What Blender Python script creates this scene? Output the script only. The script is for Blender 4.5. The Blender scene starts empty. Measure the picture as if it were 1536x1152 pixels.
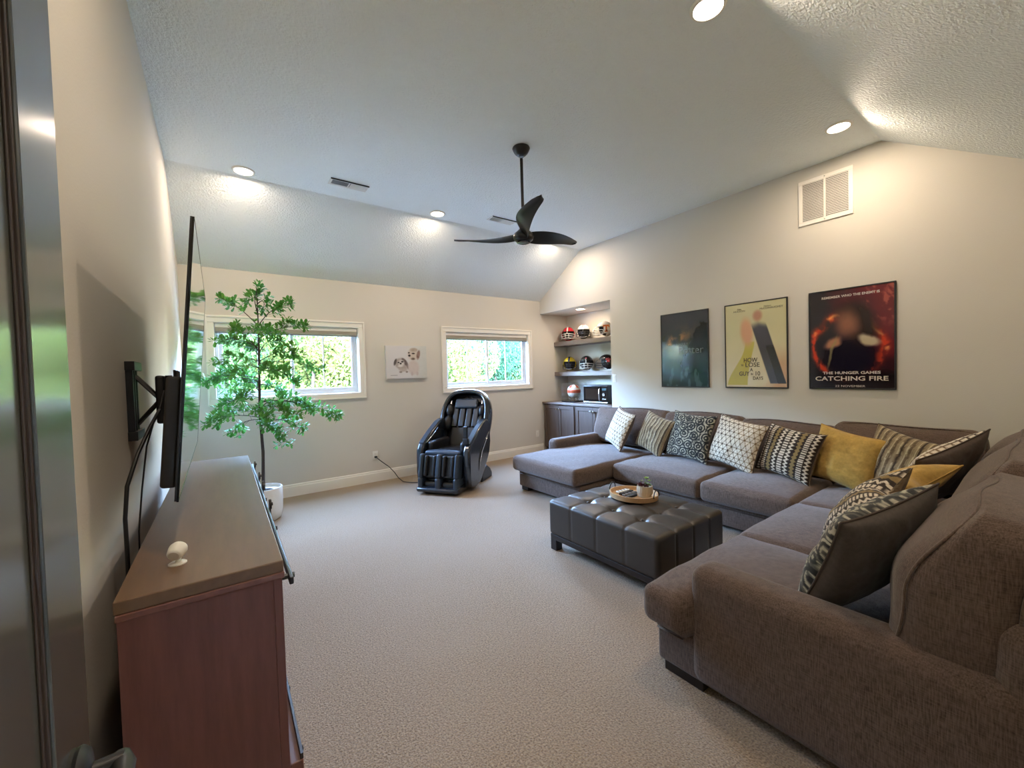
import bpy, math, random
import numpy as np
from mathutils import Vector, Matrix
random.seed(7); RNG = np.random.default_rng(7)
SC = bpy.context.scene; COL = SC.collection
PI = math.pi
def rad(a): return math.radians(a)

# ------------------------------------------------------------------ room numbers (metres)
L, R, D, K, H = -0.29, 4.718, 5.601, 2.687, 3.341      # left wall, right wall, far wall, knee height, flat ceiling
C1, C2, YN = 4.580, 0.985, -0.06                        # creases of the ceiling, near wall
NZ, NY, NX = 2.463, 4.006, 5.361                        # niche soffit, niche near side, niche back
CAMZ = 1.4288

# ------------------------------------------------------------------ camera
cam = bpy.data.cameras.new('camera'); cam_o = bpy.data.objects.new('camera', cam); COL.objects.link(cam_o)
cam.sensor_width = 36; cam.sensor_fit = 'HORIZONTAL'; cam.lens = 611.24/1536*36; cam.clip_start = 0.02; cam.clip_end = 300
a, b, c = rad(35.92), rad(-1.5356), rad(1.6169)
f0 = Vector((math.sin(a), math.cos(a), 0)); r0 = Vector((math.cos(a), -math.sin(a), 0)); u0 = Vector((0, 0, 1))
fw = f0*math.cos(b)+u0*math.sin(b); u1 = -f0*math.sin(b)+u0*math.cos(b)
rt = r0*math.cos(c)-u1*math.sin(c); up = u1*math.cos(c)+r0*math.sin(c)
M = Matrix((rt, up, -fw)).transposed().to_4x4(); M.translation = (0, 0, CAMZ)
cam_o.matrix_world = M; SC.camera = cam_o

# ------------------------------------------------------------------ world, sun, daylight, exposure
w = bpy.data.worlds.new('sky'); SC.world = w; w.use_nodes = True
nt = w.node_tree; nt.nodes.clear()
sky = nt.nodes.new('ShaderNodeTexSky'); sky.sky_type = 'NISHITA'; sky.sun_disc = False
sky.sun_elevation = rad(52); sky.sun_rotation = rad(200); sky.dust_density = .6; sky.ozone_density = 3.0
bg = nt.nodes.new('ShaderNodeBackground'); bg.inputs['Strength'].default_value = 36.0
wo = nt.nodes.new('ShaderNodeOutputWorld')
nt.links.new(sky.outputs[0], bg.inputs[0]); nt.links.new(bg.outputs[0], wo.inputs[0])
sun = bpy.data.lights.new('sun', 'SUN'); sun.energy = 6; sun.angle = rad(.6); sun.color = (1, .95, .86)
so = bpy.data.objects.new('sun', sun); COL.objects.link(so)
so.rotation_euler = Vector((.25, .95, -1.25)).to_track_quat('-Z', 'Y').to_euler(); so.location = (0, -6, 12)
W1 = (-.0793, 1.6226, 1.157, 2.160); W2 = (2.764, 4.4927, 1.157, 2.160)       # outer edges of the casings
TW = .075
for (x0, x1, z0, z1) in (W1, W2):
    p = bpy.data.lights.new('window_portal', 'AREA'); p.shape = 'RECTANGLE'; p.size = x1-x0-.15; p.size_y = z1-z0-.15
    p.cycles.is_portal = True
    po = bpy.data.objects.new('window_portal', p); COL.objects.link(po)
    po.location = ((x0+x1)/2, D+.15, (z0+z1)/2); po.rotation_euler = (rad(-90), 0, 0)
WARM = (1, .80, .61)
LIGHTS = [(.272, 4.45), (2.19, 4.43), (4.14, 4.44), (.272, 1.14), (2.187, 1.15), (4.14, 1.125)]
LAMP_W = 11.5; NICHE_W = 5
h = bpy.data.lights.new('added_hall_fill', 'AREA'); h.shape = 'DISK'; h.size = .5; h.energy = 8; h.color = (1, .86, .70)  # unseen fill light added in the hall behind the camera
ho = bpy.data.objects.new('added_hall_fill', h); COL.objects.link(ho); ho.location = (.5, -1.1, 2.38)
SC.view_settings.view_transform = 'Standard'; SC.view_settings.look = 'None'
SC.view_settings.exposure = 0.55; SC.view_settings.gamma = 1; SC.view_settings.use_curve_mapping = False
try:
    SC.cycles.use_denoising = True; SC.cycles.max_bounces = 8; SC.cycles.diffuse_bounces = 5
    SC.cycles.transparent_max_bounces = 16; SC.cycles.sample_clamp_indirect = 6
    SC.cycles.caustics_reflective = False; SC.cycles.caustics_refractive = False
except Exception: pass

# ------------------------------------------------------------------ helpers
def lin(c):
    c = [x/255. for x in c]
    return tuple(x/12.92 if x <= .04045 else ((x+.055)/1.055)**2.4 for x in c)
def linA(A):
    A = np.clip(np.asarray(A, float)/255., 0, 1)
    return np.where(A <= .04045, A/12.92, ((A+.055)/1.055)**2.4)

class MB:
    def __init__(s): s.v = []; s.f = []; s.n = 0
    def add(s, v, f):
        v = np.asarray(v, float).reshape(-1, 3); s.v.append(v)
        for q in f: s.f.append(tuple(int(i)+s.n for i in q))
        s.n += len(v); return s
    def box(s, x0, x1, y0, y1, z0, z1):
        v = [(x, y, z) for z in (z0, z1) for y in (y0, y1) for x in (x0, x1)]
        return s.add(v, [(0, 2, 3, 1), (4, 5, 7, 6), (0, 1, 5, 4), (2, 6, 7, 3), (0, 4, 6, 2), (1, 3, 7, 5)])
    def rbox(s, x0, x1, y0, y1, z0, z1, r=.02, k=2, m=1, fn=None):
        c = np.array([(x0+x1)/2, (y0+y1)/2, (z0+z1)/2]); hh = np.abs(np.array([x1-x0, y1-y0, z1-z0]))/2
        r = min(r, hh.min()*.999)
        ax = []
        for i in range(3):
            e = [-hh[i]+r*(1-math.tan((1-t/k)*PI/4)) for t in range(k+1)]
            mid = list(np.linspace(-hh[i]+r, hh[i]-r, m+1)[1:-1]) if hh[i]-r > 1e-4 else []
            L1 = e+mid+[-q for q in reversed(e)]
            out = []
            for q in L1:
                if not out or abs(q-out[-1]) > 1e-7: out.append(q)
            ax.append(out)
        key = {}; V = []; F = []
        def vid(p):
            kk = (round(p[0], 6), round(p[1], 6), round(p[2], 6))
            if kk not in key: key[kk] = len(V); V.append(p)
            return key[kk]
        for d in range(3):
            A, B = (d+1) % 3, (d+2) % 3
            for sg in (-1, 1):
                G = []
                for u in ax[A]:
                    row = []
                    for w_ in ax[B]:
                        p = [0, 0, 0]; p[d] = sg*hh[d]; p[A] = u; p[B] = w_; row.append(vid(tuple(p)))
                    G.append(row)
                for i in range(len(G)-1):
                    for j in range(len(G[0])-1):
                        q = (G[i][j], G[i+1][j], G[i+1][j+1], G[i][j+1])
                        F.append(q if sg > 0 else q[::-1])
        P = np.array(V); Q = np.clip(P, -(hh-r), hh-r); d_ = P-Q; n = np.linalg.norm(d_, axis=1, keepdims=True); n[n == 0] = 1
        P = Q+d_/n*r
        if fn is not None: P = fn(P.copy(), hh)
        return s.add(P+c, F)
    def tube(s, path, r, n=8, cap=True, closed=False, flat=1.):
        P = [Vector(p) for p in path]; rs = r if isinstance(r, (list, tuple)) else [r]*len(P)
        V = []; F = []; N = len(P); prev = None
        for i, p in enumerate(P):
            if closed: t = P[(i+1) % N]-P[i-1]
            else: t = (P[min(i+1, N-1)]-P[max(i-1, 0)])
            t.normalize()
            if prev is None:
                rf = Vector((0, 0, 1)) if abs(t.z) < .9 else Vector((1, 0, 0))
                x = t.cross(rf).normalized()
            else: x = (prev-t*prev.dot(t)).normalized()
            prev = x; y = t.cross(x)
            for j in range(n):
                an = 2*PI*j/n; V.append(p+x*math.cos(an)*rs[i]+y*math.sin(an)*rs[i]*flat)
        for i in range(N if closed else N-1):
            for j in range(n):
                i2 = (i+1) % N; j2 = (j+1) % n
                F.append((i*n+j, i*n+j2, i2*n+j2, i2*n+j))
        if cap and not closed: F.append(tuple(range(n))[::-1]); F.append(tuple((N-1)*n+j for j in range(n)))
        return s.add([tuple(q) for q in V], F)
    def lathe(s, prof, n=24, at=(0, 0, 0), cap=True, sx=1, sy=1):
        V = []; F = []
        for (r, z) in prof:
            for j in range(n):
                an = 2*PI*j/n; V.append((at[0]+r*math.cos(an)*sx, at[1]+r*math.sin(an)*sy, at[2]+z))
        for i in range(len(prof)-1):
            for j in range(n):
                j2 = (j+1) % n; F.append((i*n+j, i*n+j2, (i+1)*n+j2, (i+1)*n+j))
        if cap:
            F.append(tuple(range(n))[::-1]); F.append(tuple((len(prof)-1)*n+j for j in range(n)))
        return s.add(V, F)
    def ell(s, c, rx, ry, rz, n=20, m=12):
        prof = [(max(1e-4, math.sin(PI*i/m)), -math.cos(PI*i/m)) for i in range(m+1)]
        V = []; F = []
        for (r, z) in prof:
            for j in range(n): an = 2*PI*j/n; V.append((c[0]+rx*r*math.cos(an), c[1]+ry*r*math.sin(an), c[2]+rz*z))
        for i in range(m):
            for j in range(n): j2 = (j+1) % n; F.append((i*n+j, i*n+j2, (i+1)*n+j2, (i+1)*n+j))
        return s.add(V, F)
    def prism(s, poly, ax, a0, a1):
        V = []
        for q in (a0, a1):
            for (u, v) in poly:
                V.append({'x': (q, u, v), 'y': (u, q, v), 'z': (u, v, q)}[ax])
        n = len(poly); F = [tuple(range(n))[::-1], tuple(range(n, 2*n))]
        for i in range(n): j = (i+1) % n; F.append((i, j, n+j, n+i))
        return s.add(V, F)
    def tf(s, M):
        A = np.array(M); s.v = [v@A[:3, :3].T+A[:3, 3] for v in s.v]; return s

import bmesh
def make(name, mb, mat, parent=None, smooth=False, bev=0, sub=0, colors=None, seg=2, fixn=True, loc=None, rot=None):
    me = bpy.data.meshes.new(name)
    V = np.concatenate(mb.v) if mb.v else np.zeros((0, 3))
    me.from_pydata([tuple(v) for v in V], [], mb.f)
    if fixn:
        bm = bmesh.new(); bm.from_mesh(me); bmesh.ops.recalc_face_normals(bm, faces=bm.faces); bm.to_mesh(me); bm.free()
    if colors is not None:
        ca = me.color_attributes.new('Col', 'FLOAT_COLOR', 'POINT')
        A = np.ones((len(me.vertices), 4), np.float32); A[:, :3] = colors; ca.data.foreach_set('color', A.ravel())
    o = bpy.data.objects.new(name, me); COL.objects.link(o)
    me.materials.append(mat)
    if smooth is True: me.shade_smooth()
    elif smooth:
        me.shade_smooth()
        try: me.set_sharp_from_angle(angle=rad(smooth))
        except Exception: pass
    if bev:
        m = o.modifiers.new('bevel', 'BEVEL'); m.width = bev; m.segments = seg; m.limit_method = 'ANGLE'; m.angle_limit = rad(40)
    if sub:
        m = o.modifiers.new('sub', 'SUBSURF'); m.levels = sub; m.render_levels = sub
    if parent is not None: o.parent = parent
    if loc is not None: o.location = loc
    if rot is not None: o.rotation_euler = rot
    return o
def tag(o, label=None, cat=None, group=None, kind=None):
    if label: o['label'] = label
    if cat: o['category'] = cat
    if group: o['group'] = group
    if kind: o['kind'] = kind
    return o
def thing(name, label, cat, loc=(0, 0, 0), rz=0, group=None, rot=None):
    o = bpy.data.objects.new(name, None); COL.objects.link(o); o.location = loc
    o.rotation_euler = rot if rot else (0, 0, rz); o.empty_display_size = .05
    return tag(o, label, cat, group)
def adopt(o, parent):
    o.parent = parent; o.matrix_parent_inverse = parent.matrix_basis.inverted(); return o
def dup(o, loc=None, rz=None, label=None, parent=None):
    c_ = o.copy(); COL.objects.link(c_)
    if parent is not None: c_.parent = parent
    if loc is not None: c_.location = loc
    if rz is not None: c_.rotation_euler = (0, 0, rz)
    if label: c_['label'] = label
    for ch in list(o.children): dup(ch, parent=c_)
    return c_

# ------------------------------------------------------------------ materials
def mat(name, col, rough=.6, metal=0, spec=.5, noise=None, bump=None, emit=None, coat=0, sheen=0, trans=0, attr=False, stretch=None, noise2=None, bumpd=.01):
    """noise=(scale, amount 0..1, second colour or None), bump=(scale, strength)"""
    m = bpy.data.materials.new(name); m.use_nodes = True; nt = m.node_tree; N = nt.nodes; Lk = nt.links
    P = N['Principled BSDF']
    P.inputs['Roughness'].default_value = rough; P.inputs['Metallic'].default_value = metal
    P.inputs['Specular IOR Level'].default_value = spec; P.inputs['Coat Weight'].default_value = coat
    P.inputs['Coat Roughness'].default_value = .05
    P.inputs['Sheen Weight'].default_value = sheen; P.inputs['Sheen Roughness'].default_value = .5
    P.inputs['Transmission Weight'].default_value = trans
    base = None
    c4 = (*col, 1)
    P.inputs['Base Color'].default_value = c4
    tc = N.new('ShaderNodeTexCoord'); src = tc.outputs['Object']
    if stretch:
        mp = N.new('ShaderNodeMapping'); mp.inputs['Scale'].default_value = stretch; Lk.new(src, mp.inputs[0]); src = mp.outputs[0]
    if attr:
        at = N.new('ShaderNodeAttribute'); at.attribute_name = 'Col'; base = at.outputs['Color']
    def mixn(base, nz, c4):
        t = N.new('ShaderNodeTexNoise'); t.inputs['Scale'].default_value = nz[0]; t.inputs['Detail'].default_value = 5; t.inputs['Roughness'].default_value = .65
        Lk.new(src, t.inputs['Vector'])
        rp = N.new('ShaderNodeMapRange'); rp.inputs['From Min'].default_value = .32; rp.inputs['From Max'].default_value = .68
        Lk.new(t.outputs['Fac'], rp.inputs['Value'])
        mx = N.new('ShaderNodeMix'); mx.data_type = 'RGBA'
        if nz[2] is None:
            mx.blend_type = 'MULTIPLY'; mx.inputs['Factor'].default_value = nz[1]
            cr = N.new('ShaderNodeCombineColor')
            for i in range(3): Lk.new(rp.outputs[0], cr.inputs[i])
            if base is None: mx.inputs['A'].default_value = c4
            else: Lk.new(base, mx.inputs['A'])
            Lk.new(cr.outputs[0], mx.inputs['B'])
        else:
            ml = N.new('ShaderNodeMath'); ml.operation = 'MULTIPLY'; ml.inputs[1].default_value = nz[1]; Lk.new(rp.outputs[0], ml.inputs[0])
            Lk.new(ml.outputs[0], mx.inputs['Factor'])
            if base is None: mx.inputs['A'].default_value = c4
            else: Lk.new(base, mx.inputs['A'])
            mx.inputs['B'].default_value = (*nz[2], 1)
        return mx.outputs['Result']
    if noise: base = mixn(base, noise, c4)
    if noise2: base = mixn(base, noise2, c4)
    if base is not None: Lk.new(base, P.inputs['Base Color'])
    if bump:
        t = N.new('ShaderNodeTexNoise'); t.inputs['Scale'].default_value = bump[0]; t.inputs['Detail'].default_value = 4
        Lk.new(src, t.inputs['Vector'])
        bp = N.new('ShaderNodeBump'); bp.inputs['Strength'].default_value = bump[1]; bp.inputs['Distance'].default_value = bumpd
        Lk.new(t.outputs['Fac'], bp.inputs['Height']); Lk.new(bp.outputs[0], P.inputs['Normal'])
    if emit:
        P.inputs['Emission Color'].default_value = (*emit[0], 1); P.inputs['Emission Strength'].default_value = emit[1]
    return m
def leafy(m, k=.35):
    nt = m.node_tree; N = nt.nodes; P = N['Principled BSDF']; o = N['Material Output']; t = N.new('ShaderNodeBsdfTranslucent'); mx = N.new('ShaderNodeMixShader'); mx.inputs[0].default_value = k
    lk = P.inputs['Base Color'].links
    if lk: nt.links.new(lk[0].from_socket, t.inputs[0])
    nt.links.new(P.outputs[0], mx.inputs[1]); nt.links.new(t.outputs[0], mx.inputs[2]); nt.links.new(mx.outputs[0], o.inputs[0]); return m
def glass_mat(name, tint=(1, 1, 1), refl=1.):
    m = bpy.data.materials.new(name); m.use_nodes = True; nt = m.node_tree; N = nt.nodes; N.clear()
    o = N.new('ShaderNodeOutputMaterial'); t = N.new('ShaderNodeBsdfTransparent'); t.inputs[0].default_value = (*tint, 1)
    g = N.new('ShaderNodeBsdfGlossy'); g.inputs['Roughness'].default_value = .01
    lw = N.new('ShaderNodeLayerWeight'); lw.inputs[0].default_value = .5; pw = N.new('ShaderNodeMath'); pw.operation = 'POWER'; pw.inputs[1].default_value = 4
    f = N.new('ShaderNodeMath'); f.operation = 'MULTIPLY_ADD'; f.inputs[1].default_value = .8; f.inputs[2].default_value = .04; nt.links.new(lw.outputs['Facing'], pw.inputs[0]); nt.links.new(pw.outputs[0], f.inputs[0]); mx = N.new('ShaderNodeMixShader')
    ml = N.new('ShaderNodeMath'); ml.operation = 'MULTIPLY'; ml.inputs[1].default_value = refl
    nt.links.new(f.outputs[0], ml.inputs[0]); nt.links.new(ml.outputs[0], mx.inputs[0]); nt.links.new(t.outputs[0], mx.inputs[1]); nt.links.new(g.outputs[0], mx.inputs[2])
    nt.links.new(mx.outputs[0], o.inputs[0]); return m

def fabric_mat(name, c1, c2, c3):
    """slubbed linen weave: streaks in two directions over a base"""
    m = bpy.data.materials.new(name); m.use_nodes = True; nt = m.node_tree; N = nt.nodes; Lk = nt.links
    P = N['Principled BSDF']; P.inputs['Roughness'].default_value = .92; P.inputs['Specular IOR Level'].default_value = .15
    P.inputs['Sheen Weight'].default_value = .25; P.inputs['Sheen Roughness'].default_value = .45
    tc = N.new('ShaderNodeTexCoord')
    def nz(scale, sc):
        mp = N.new('ShaderNodeMapping'); mp.inputs['Scale'].default_value = scale; Lk.new(tc.outputs['Object'], mp.inputs[0])
        t = N.new('ShaderNodeTexNoise'); t.inputs['Scale'].default_value = sc; t.inputs['Detail'].default_value = 3; Lk.new(mp.outputs[0], t.inputs['Vector'])
        r = N.new('ShaderNodeMapRange'); r.inputs['From Min'].default_value = .35; r.inputs['From Max'].default_value = .65; Lk.new(t.outputs['Fac'], r.inputs['Value'])
        return r.outputs[0]
    A = nz((1, 1, 9), 30); B = nz((9, 9, 1), 30); C = nz((1, 1, 1), 3)
    m1 = N.new('ShaderNodeMix'); m1.data_type = 'RGBA'; m1.inputs['A'].default_value = (*c1, 1); m1.inputs['B'].default_value = (*c2, 1); Lk.new(A, m1.inputs['Factor'])
    ml = N.new('ShaderNodeMath'); ml.operation = 'MULTIPLY'; ml.inputs[1].default_value = .5; Lk.new(B, ml.inputs[0])
    m2 = N.new('ShaderNodeMix'); m2.data_type = 'RGBA'; Lk.new(m1.outputs['Result'], m2.inputs['A']); m2.inputs['B'].default_value = (*c3, 1); Lk.new(ml.outputs[0], m2.inputs['Factor'])
    ml2 = N.new('ShaderNodeMath'); ml2.operation = 'MULTIPLY'; ml2.inputs[1].default_value = .35; Lk.new(C, ml2.inputs[0])
    m3 = N.new('ShaderNodeMix'); m3.data_type = 'RGBA'; Lk.new(m2.outputs['Result'], m3.inputs['A']); m3.inputs['B'].default_value = (*c1, 1); Lk.new(ml2.outputs[0], m3.inputs['Factor'])
    Lk.new(m3.outputs['Result'], P.inputs['Base Color'])
    ad = N.new('ShaderNodeMath'); ad.operation = 'ADD'; Lk.new(A, ad.inputs[0]); Lk.new(B, ad.inputs[1])
    bp = N.new('ShaderNodeBump'); bp.inputs['Strength'].default_value = .25; bp.inputs['Distance'].default_value = .003
    Lk.new(ad.outputs[0], bp.inputs['Height']); Lk.new(bp.outputs[0], P.inputs['Normal'])
    return m

m_wall = mat('wall_paint', lin((208, 203, 192)), .75, spec=.25, bump=(120, .25), bumpd=.003)
m_ceil = mat('ceiling_knockdown', lin((232, 238, 238)), .6, spec=.35, bump=(60, 1.), bumpd=.012)
m_white = mat('white_trim', lin((232, 228, 218)), .35, bump=(30, .02))
m_vinyl = mat('white_vinyl', lin((225, 232, 238)), .3, bump=(20, .01))
m_carpet = mat('carpet', lin((194, 170, 138)), .98, spec=.1, sheen=.3, noise=(120, 1., lin((88, 68, 48))), noise2=(1.6, .35, lin((162, 142, 120))), bump=(150, 1.), bumpd=.010)
m_oak = mat('reddish_brown_wood', lin((118, 76, 64)), .42, spec=.5, noise=(5, .7, lin((88, 54, 46))), bump=(9, .12), stretch=(6, .8, 6), bumpd=.002)
m_oaktop = mat('grey_brown_wood_top', lin((112, 88, 66)), .42, spec=.35, noise=(5, .6, lin((92, 70, 54))), bump=(9, .06), stretch=(6, .8, 6), bumpd=.001)
m_oakv = mat('reddish_brown_wood_upright', lin((112, 70, 60)), .45, spec=.4, noise=(5, .7, lin((84, 50, 44))), bump=(9, .12), stretch=(6, 6, .7), bumpd=.002)
m_greywood = mat('grey_stained_cabinet', lin((92, 78, 68)), .5, noise=(5, .6, lin((68, 57, 50))), bump=(8, .1), stretch=(6, 6, .8), bumpd=.001)
m_shelf = mat('grey_shelf_wood', lin((120, 108, 98)), .45, noise=(5, .5, lin((96, 86, 78))), bump=(8, .08), stretch=(5, .8, 5), bumpd=.001)
m_black = mat('black_powder_coat', lin((22, 22, 24)), .4, bump=(60, .03))
m_blackgl = mat('black_gloss_plastic', lin((10, 10, 12)), .12, bump=(3, .01))
m_chrome = mat('brushed_nickel', lin((200, 198, 192)), .25, metal=1, bump=(80, .03))
m_door = mat('charcoal_door_paint', lin((72, 74, 68)), .16, spec=.8, bump=(35, .05), bumpd=.001)
m_mould = mat('moulding_hall_reflection', lin((62, 50, 40)), .5, spec=.3, bump=(40, .05))  # door moulding coloured brown to stand in for the dark hall it reflects
m_sofa = fabric_mat('brown_grey_linen', lin((92, 77, 68)), lin((62, 50, 43)), lin((130, 112, 100)))
m_seam = mat('dark_seam', lin((70, 56, 50)), .9, bump=(90, .2))
m_leather = mat('black_brown_leather', lin((52, 47, 42)), .36, spec=.55, noise=(14, .35, lin((38, 34, 31))), bump=(160, .18), bumpd=.002)
m_darkwood = mat('espresso_wood', lin((34, 27, 24)), .4, noise=(8, .4, lin((24, 18, 16))), bump=(10, .05))
m_tvback = mat('tv_back_plastic', lin((40, 38, 36)), .5, bump=(40, .05))
m_screen = mat('tv_screen', lin((6, 6, 8)), .02, spec=.8, coat=1, noise=(2, .1, lin((8, 8, 10))))
m_emit = mat('lamp_diffuser', (1, .9, .75), .5, emit=((1, .86, .66), 14), bump=(5, .01))
m_glass = glass_mat('window_glass', (.98, .99, .99), 1)
m_acryl = glass_mat('clear_acrylic', (.96, .97, .97), 1.3)
m_pillow = mat('woven_pillow_cover', (1, 1, 1), .9, spec=.15, sheen=.2, attr=True, bump=(260, .35), bumpd=.002, noise=(60, .25, None))
m_print = mat('poster_print', (1, 1, 1), .12, spec=.5, coat=.2, attr=True, bump=(2, .01))
m_canvas = mat('canvas_print', (1, 1, 1), .7, attr=True, bump=(300, .1))
m_text_l = mat('light_lettering', lin((205, 195, 185)), .3, bump=(40, .01))
m_text_d = mat('dark_lettering', lin((70, 60, 45)), .3, bump=(40, .01))
m_text_g = mat('grey_lettering', lin((110, 120, 120)), .3, bump=(40, .01))

# ------------------------------------------------------------------ room shell
T = .14
mb = MB().box(L-T, NX+T, YN-2.2, D+T, -.2, 0); tag(make('floor', mb, m_carpet), kind='structure')
SL = (H-K)/(D-C1); KN = H-SL*(C2-YN)
prof = [(YN, KN), (C2, H), (C1, H), (D, K)]
poly = prof+[(D+T, K+.0), (D+T, K+.25), (C1+.05, H+.2), (C2-.05, H+.2), (YN-T, KN+.25), (YN-T, KN)]
tag(make('ceiling', MB().prism(poly, 'x', L-T, R+T), m_ceil), kind='structure')
tag(make('wall_left', MB().prism([(YN-T, -.1), (D+T, -.1), (D+T, K+.1), (D, K+.02), (C1, H+.02), (C2, H+.02), (YN-T, KN)], 'x', L-T, L), m_wall), kind='structure')
pr = [(YN-T, -.1), (NY, -.1), (NY, NZ), (D, NZ), (D, K+.01), (C1, H+.01), (C2, H+.01), (YN-T, KN+.0)]
tag(make('wall_right', MB().prism(pr, 'x', R, R+T), m_wall), kind='structure')
mb = MB(); y0, y1 = D, D+T
def wallbox(x0, x1, z0, z1): mb.box(x0, x1, y0, y1, z0, z1)
ax0, ax1, az0, az1 = W1[0]+TW, W1[1]-TW, W1[2]+TW, W1[3]-TW
bx0, bx1 = W2[0]+TW, W2[1]-TW
wallbox(L-T, ax0, -.1, K+.15); wallbox(ax1, bx0, -.1, K+.15); wallbox(bx1, NX+T, -.1, K+.15)
for (u, v) in ((ax0, ax1), (bx0, bx1)): wallbox(u, v, -.1, az0); wallbox(u, v, az1, K+.15)
tag(make('wall_far', mb, m_wall), kind='structure')
mb = MB().box(NX, NX+T, NY-T, D, -.1, NZ+.1).box(R+T, NX, NY-T, NY, -.1, NZ+.1)
tag(make('wall_niche', mb, m_wall), kind='structure')
tag(make('ceiling_niche', MB().box(R+T, NX, NY, D, NZ, NZ+.1), m_wall), kind='structure')
DX0, DX1 = -.20, .72
mb = MB().box(L-T, DX0, YN-T, YN, -.1, KN).box(DX1, R+T, YN-T, YN, -.1, KN).box(DX0, DX1, YN-T, YN, 2.06, KN)
tag(make('wall_near', mb, m_wall), kind='structure')
mb = MB().box(DX0-.6, DX0-.5, YN-2.2, YN-T, -.1, 2.5).box(1.9, 2.0, YN-2.2, YN-T, -.1, 2.5).box(DX0-.6, 2, YN-2.3, YN-2.2, -.1, 2.5)
tag(make('wall_hall', mb, m_wall), kind='structure')
tag(make('ceiling_hall', MB().box(DX0-.6, 2, YN-2.3, YN-T, 2.45, 2.55), m_ceil), kind='structure')
# baseboards
bbp = [(0, 0), (.016, 0), (.016, .115), (.011, .125), (.011, .138), (.005, .148), (0, .148)]
tag(make('baseboard_far', MB().prism([(D-u, v) for u, v in bbp], 'x', L, R), m_white), kind='structure')
tag(make('baseboard_left', MB().prism([(L+u, v) for u, v in bbp], 'y', YN, D-.016), m_white), kind='structure')
tag(make('baseboard_right', MB().prism([(R-u, v) for u, v in bbp], 'y', YN, NY), m_white), kind='structure')
tag(make('baseboard_near', MB().prism([(YN+u, v) for u, v in bbp], 'x', DX1+.08, R-.016), m_white), kind='structure')

# ------------------------------------------------------------------ windows
m_blind = mat('grey_cellular_shade', lin((176, 166, 152)), .8, bump=(120, .1))
m_blindrail = mat('shade_rail', lin((120, 122, 124)), .5, bump=(60, .05))
for i, (x0, x1, z0, z1) in enumerate((W1, W2)):
    t = bpy.data.objects.new('window_%d' % (i+1), None); COL.objects.link(t); t.location = ((x0+x1)/2, D, (z0+z1)/2); tag(t, kind='structure')
    hx, hz = (x1-x0)/2, (z1-z0)/2; ix, iz = hx-TW, hz-TW
    for nm, q in (('casing', (-hx, hx, iz, hz)), ('casing', (-hx, hx, -hz, -iz)), ('casing', (-hx, -ix, -iz, iz)), ('casing', (ix, hx, -iz, iz))):
        make(nm, MB().box(q[0], q[1], -.018, 0, q[2], q[3]), m_white, t, bev=.006)
    mb = MB()
    for q in ((-hx-.004, hx+.004, hz-.018, hz+.004), (-hx-.004, hx+.004, -hz-.004, -hz+.018)): mb.box(q[0], q[1], -.028, -.0, q[2], q[3])
    for q in ((-hx-.004, -hx+.018), (hx-.018, hx+.004)): mb.box(q[0], q[1], -.028, 0, -hz+.018, hz-.018)
    make('casing_edge', mb, m_white, t, bev=.004)
    mb = MB()                                                     # jamb lining
    mb.box(-ix, ix, 0, .14, iz-.006, iz+.001).box(-ix, ix, 0, .14, -iz-.001, -iz+.006).box(-ix-.001, -ix+.006, 0, .14, -iz, iz).box(ix-.006, ix+.001, 0, .14, -iz, iz)
    make('jamb', mb, m_white, t)
    fy0, fy1, fwd = .07, .13, .035
    mb = MB().box(-ix+.006, ix-.006, fy0, fy1, iz-.006-fwd, iz-.006).box(-ix+.006, ix-.006, fy0, fy1, -iz+.006, -iz+.006+fwd)
    mb.box(-ix+.006, -ix+.006+fwd, fy0, fy1, -iz+.04, iz-.04).box(ix-.006-fwd, ix-.006, fy0, fy1, -iz+.04, iz-.04)
    make('frame', mb, m_vinyl, t, bev=.004)
    for s, (u0_, u1_, yy) in enumerate(((-ix+.041, .018, .098), (-.018, ix-.041, .075))):
        mb = MB(); sw = .034; zz0, zz1 = -iz+.041, iz-.041
        mb.box(u0_, u1_, yy, yy+.022, zz1-sw, zz1).box(u0_, u1_, yy, yy+.022, zz0, zz0+sw).box(u0_, u0_+sw, yy, yy+.022, zz0+sw, zz1-sw).box(u1_-sw, u1_, yy, yy+.022, zz0+sw, zz1-sw)
        sash = make('sash', mb, m_vinyl, t, bev=.003)
        um = (u0_+u1_)/2
        make('pane', MB().box(u0_+sw, u1_-sw, yy+.009, yy+.013, zz0+sw, zz1-sw), m_glass, sash)
        make('muntin', MB().box(um-.008, um+.008, yy+.004, yy+.018, zz0+sw, zz1-sw), m_vinyl, sash)
    make('latch', MB().rbox(-.012, .012, .06, .075, -.03, .03, .004), m_vinyl, t)
    sh = thing('window_shade', ['raised grey cellular shade at the top of the window behind the tree', 'raised grey cellular shade at the top of the window above the massage chair'][i], 'blind', ((x0+x1)/2, D+.03, z1-TW-.006), 0, 'raised cellular window shades')
    make('headrail', MB().rbox(-ix+.01, ix-.01, -.018, .03, -.045, 0, .006), m_white, sh)
    for q in range(4):
        make('cell', MB().rbox(-ix+.012, ix-.012, -.016, .028, -.055-q*.011, -.046-q*.011, .004), m_blind, sh)
    make('bottom_rail', MB().rbox(-ix+.012, ix-.012, -.016, .028, -.112, -.092, .005), m_blindrail, sh)

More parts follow.
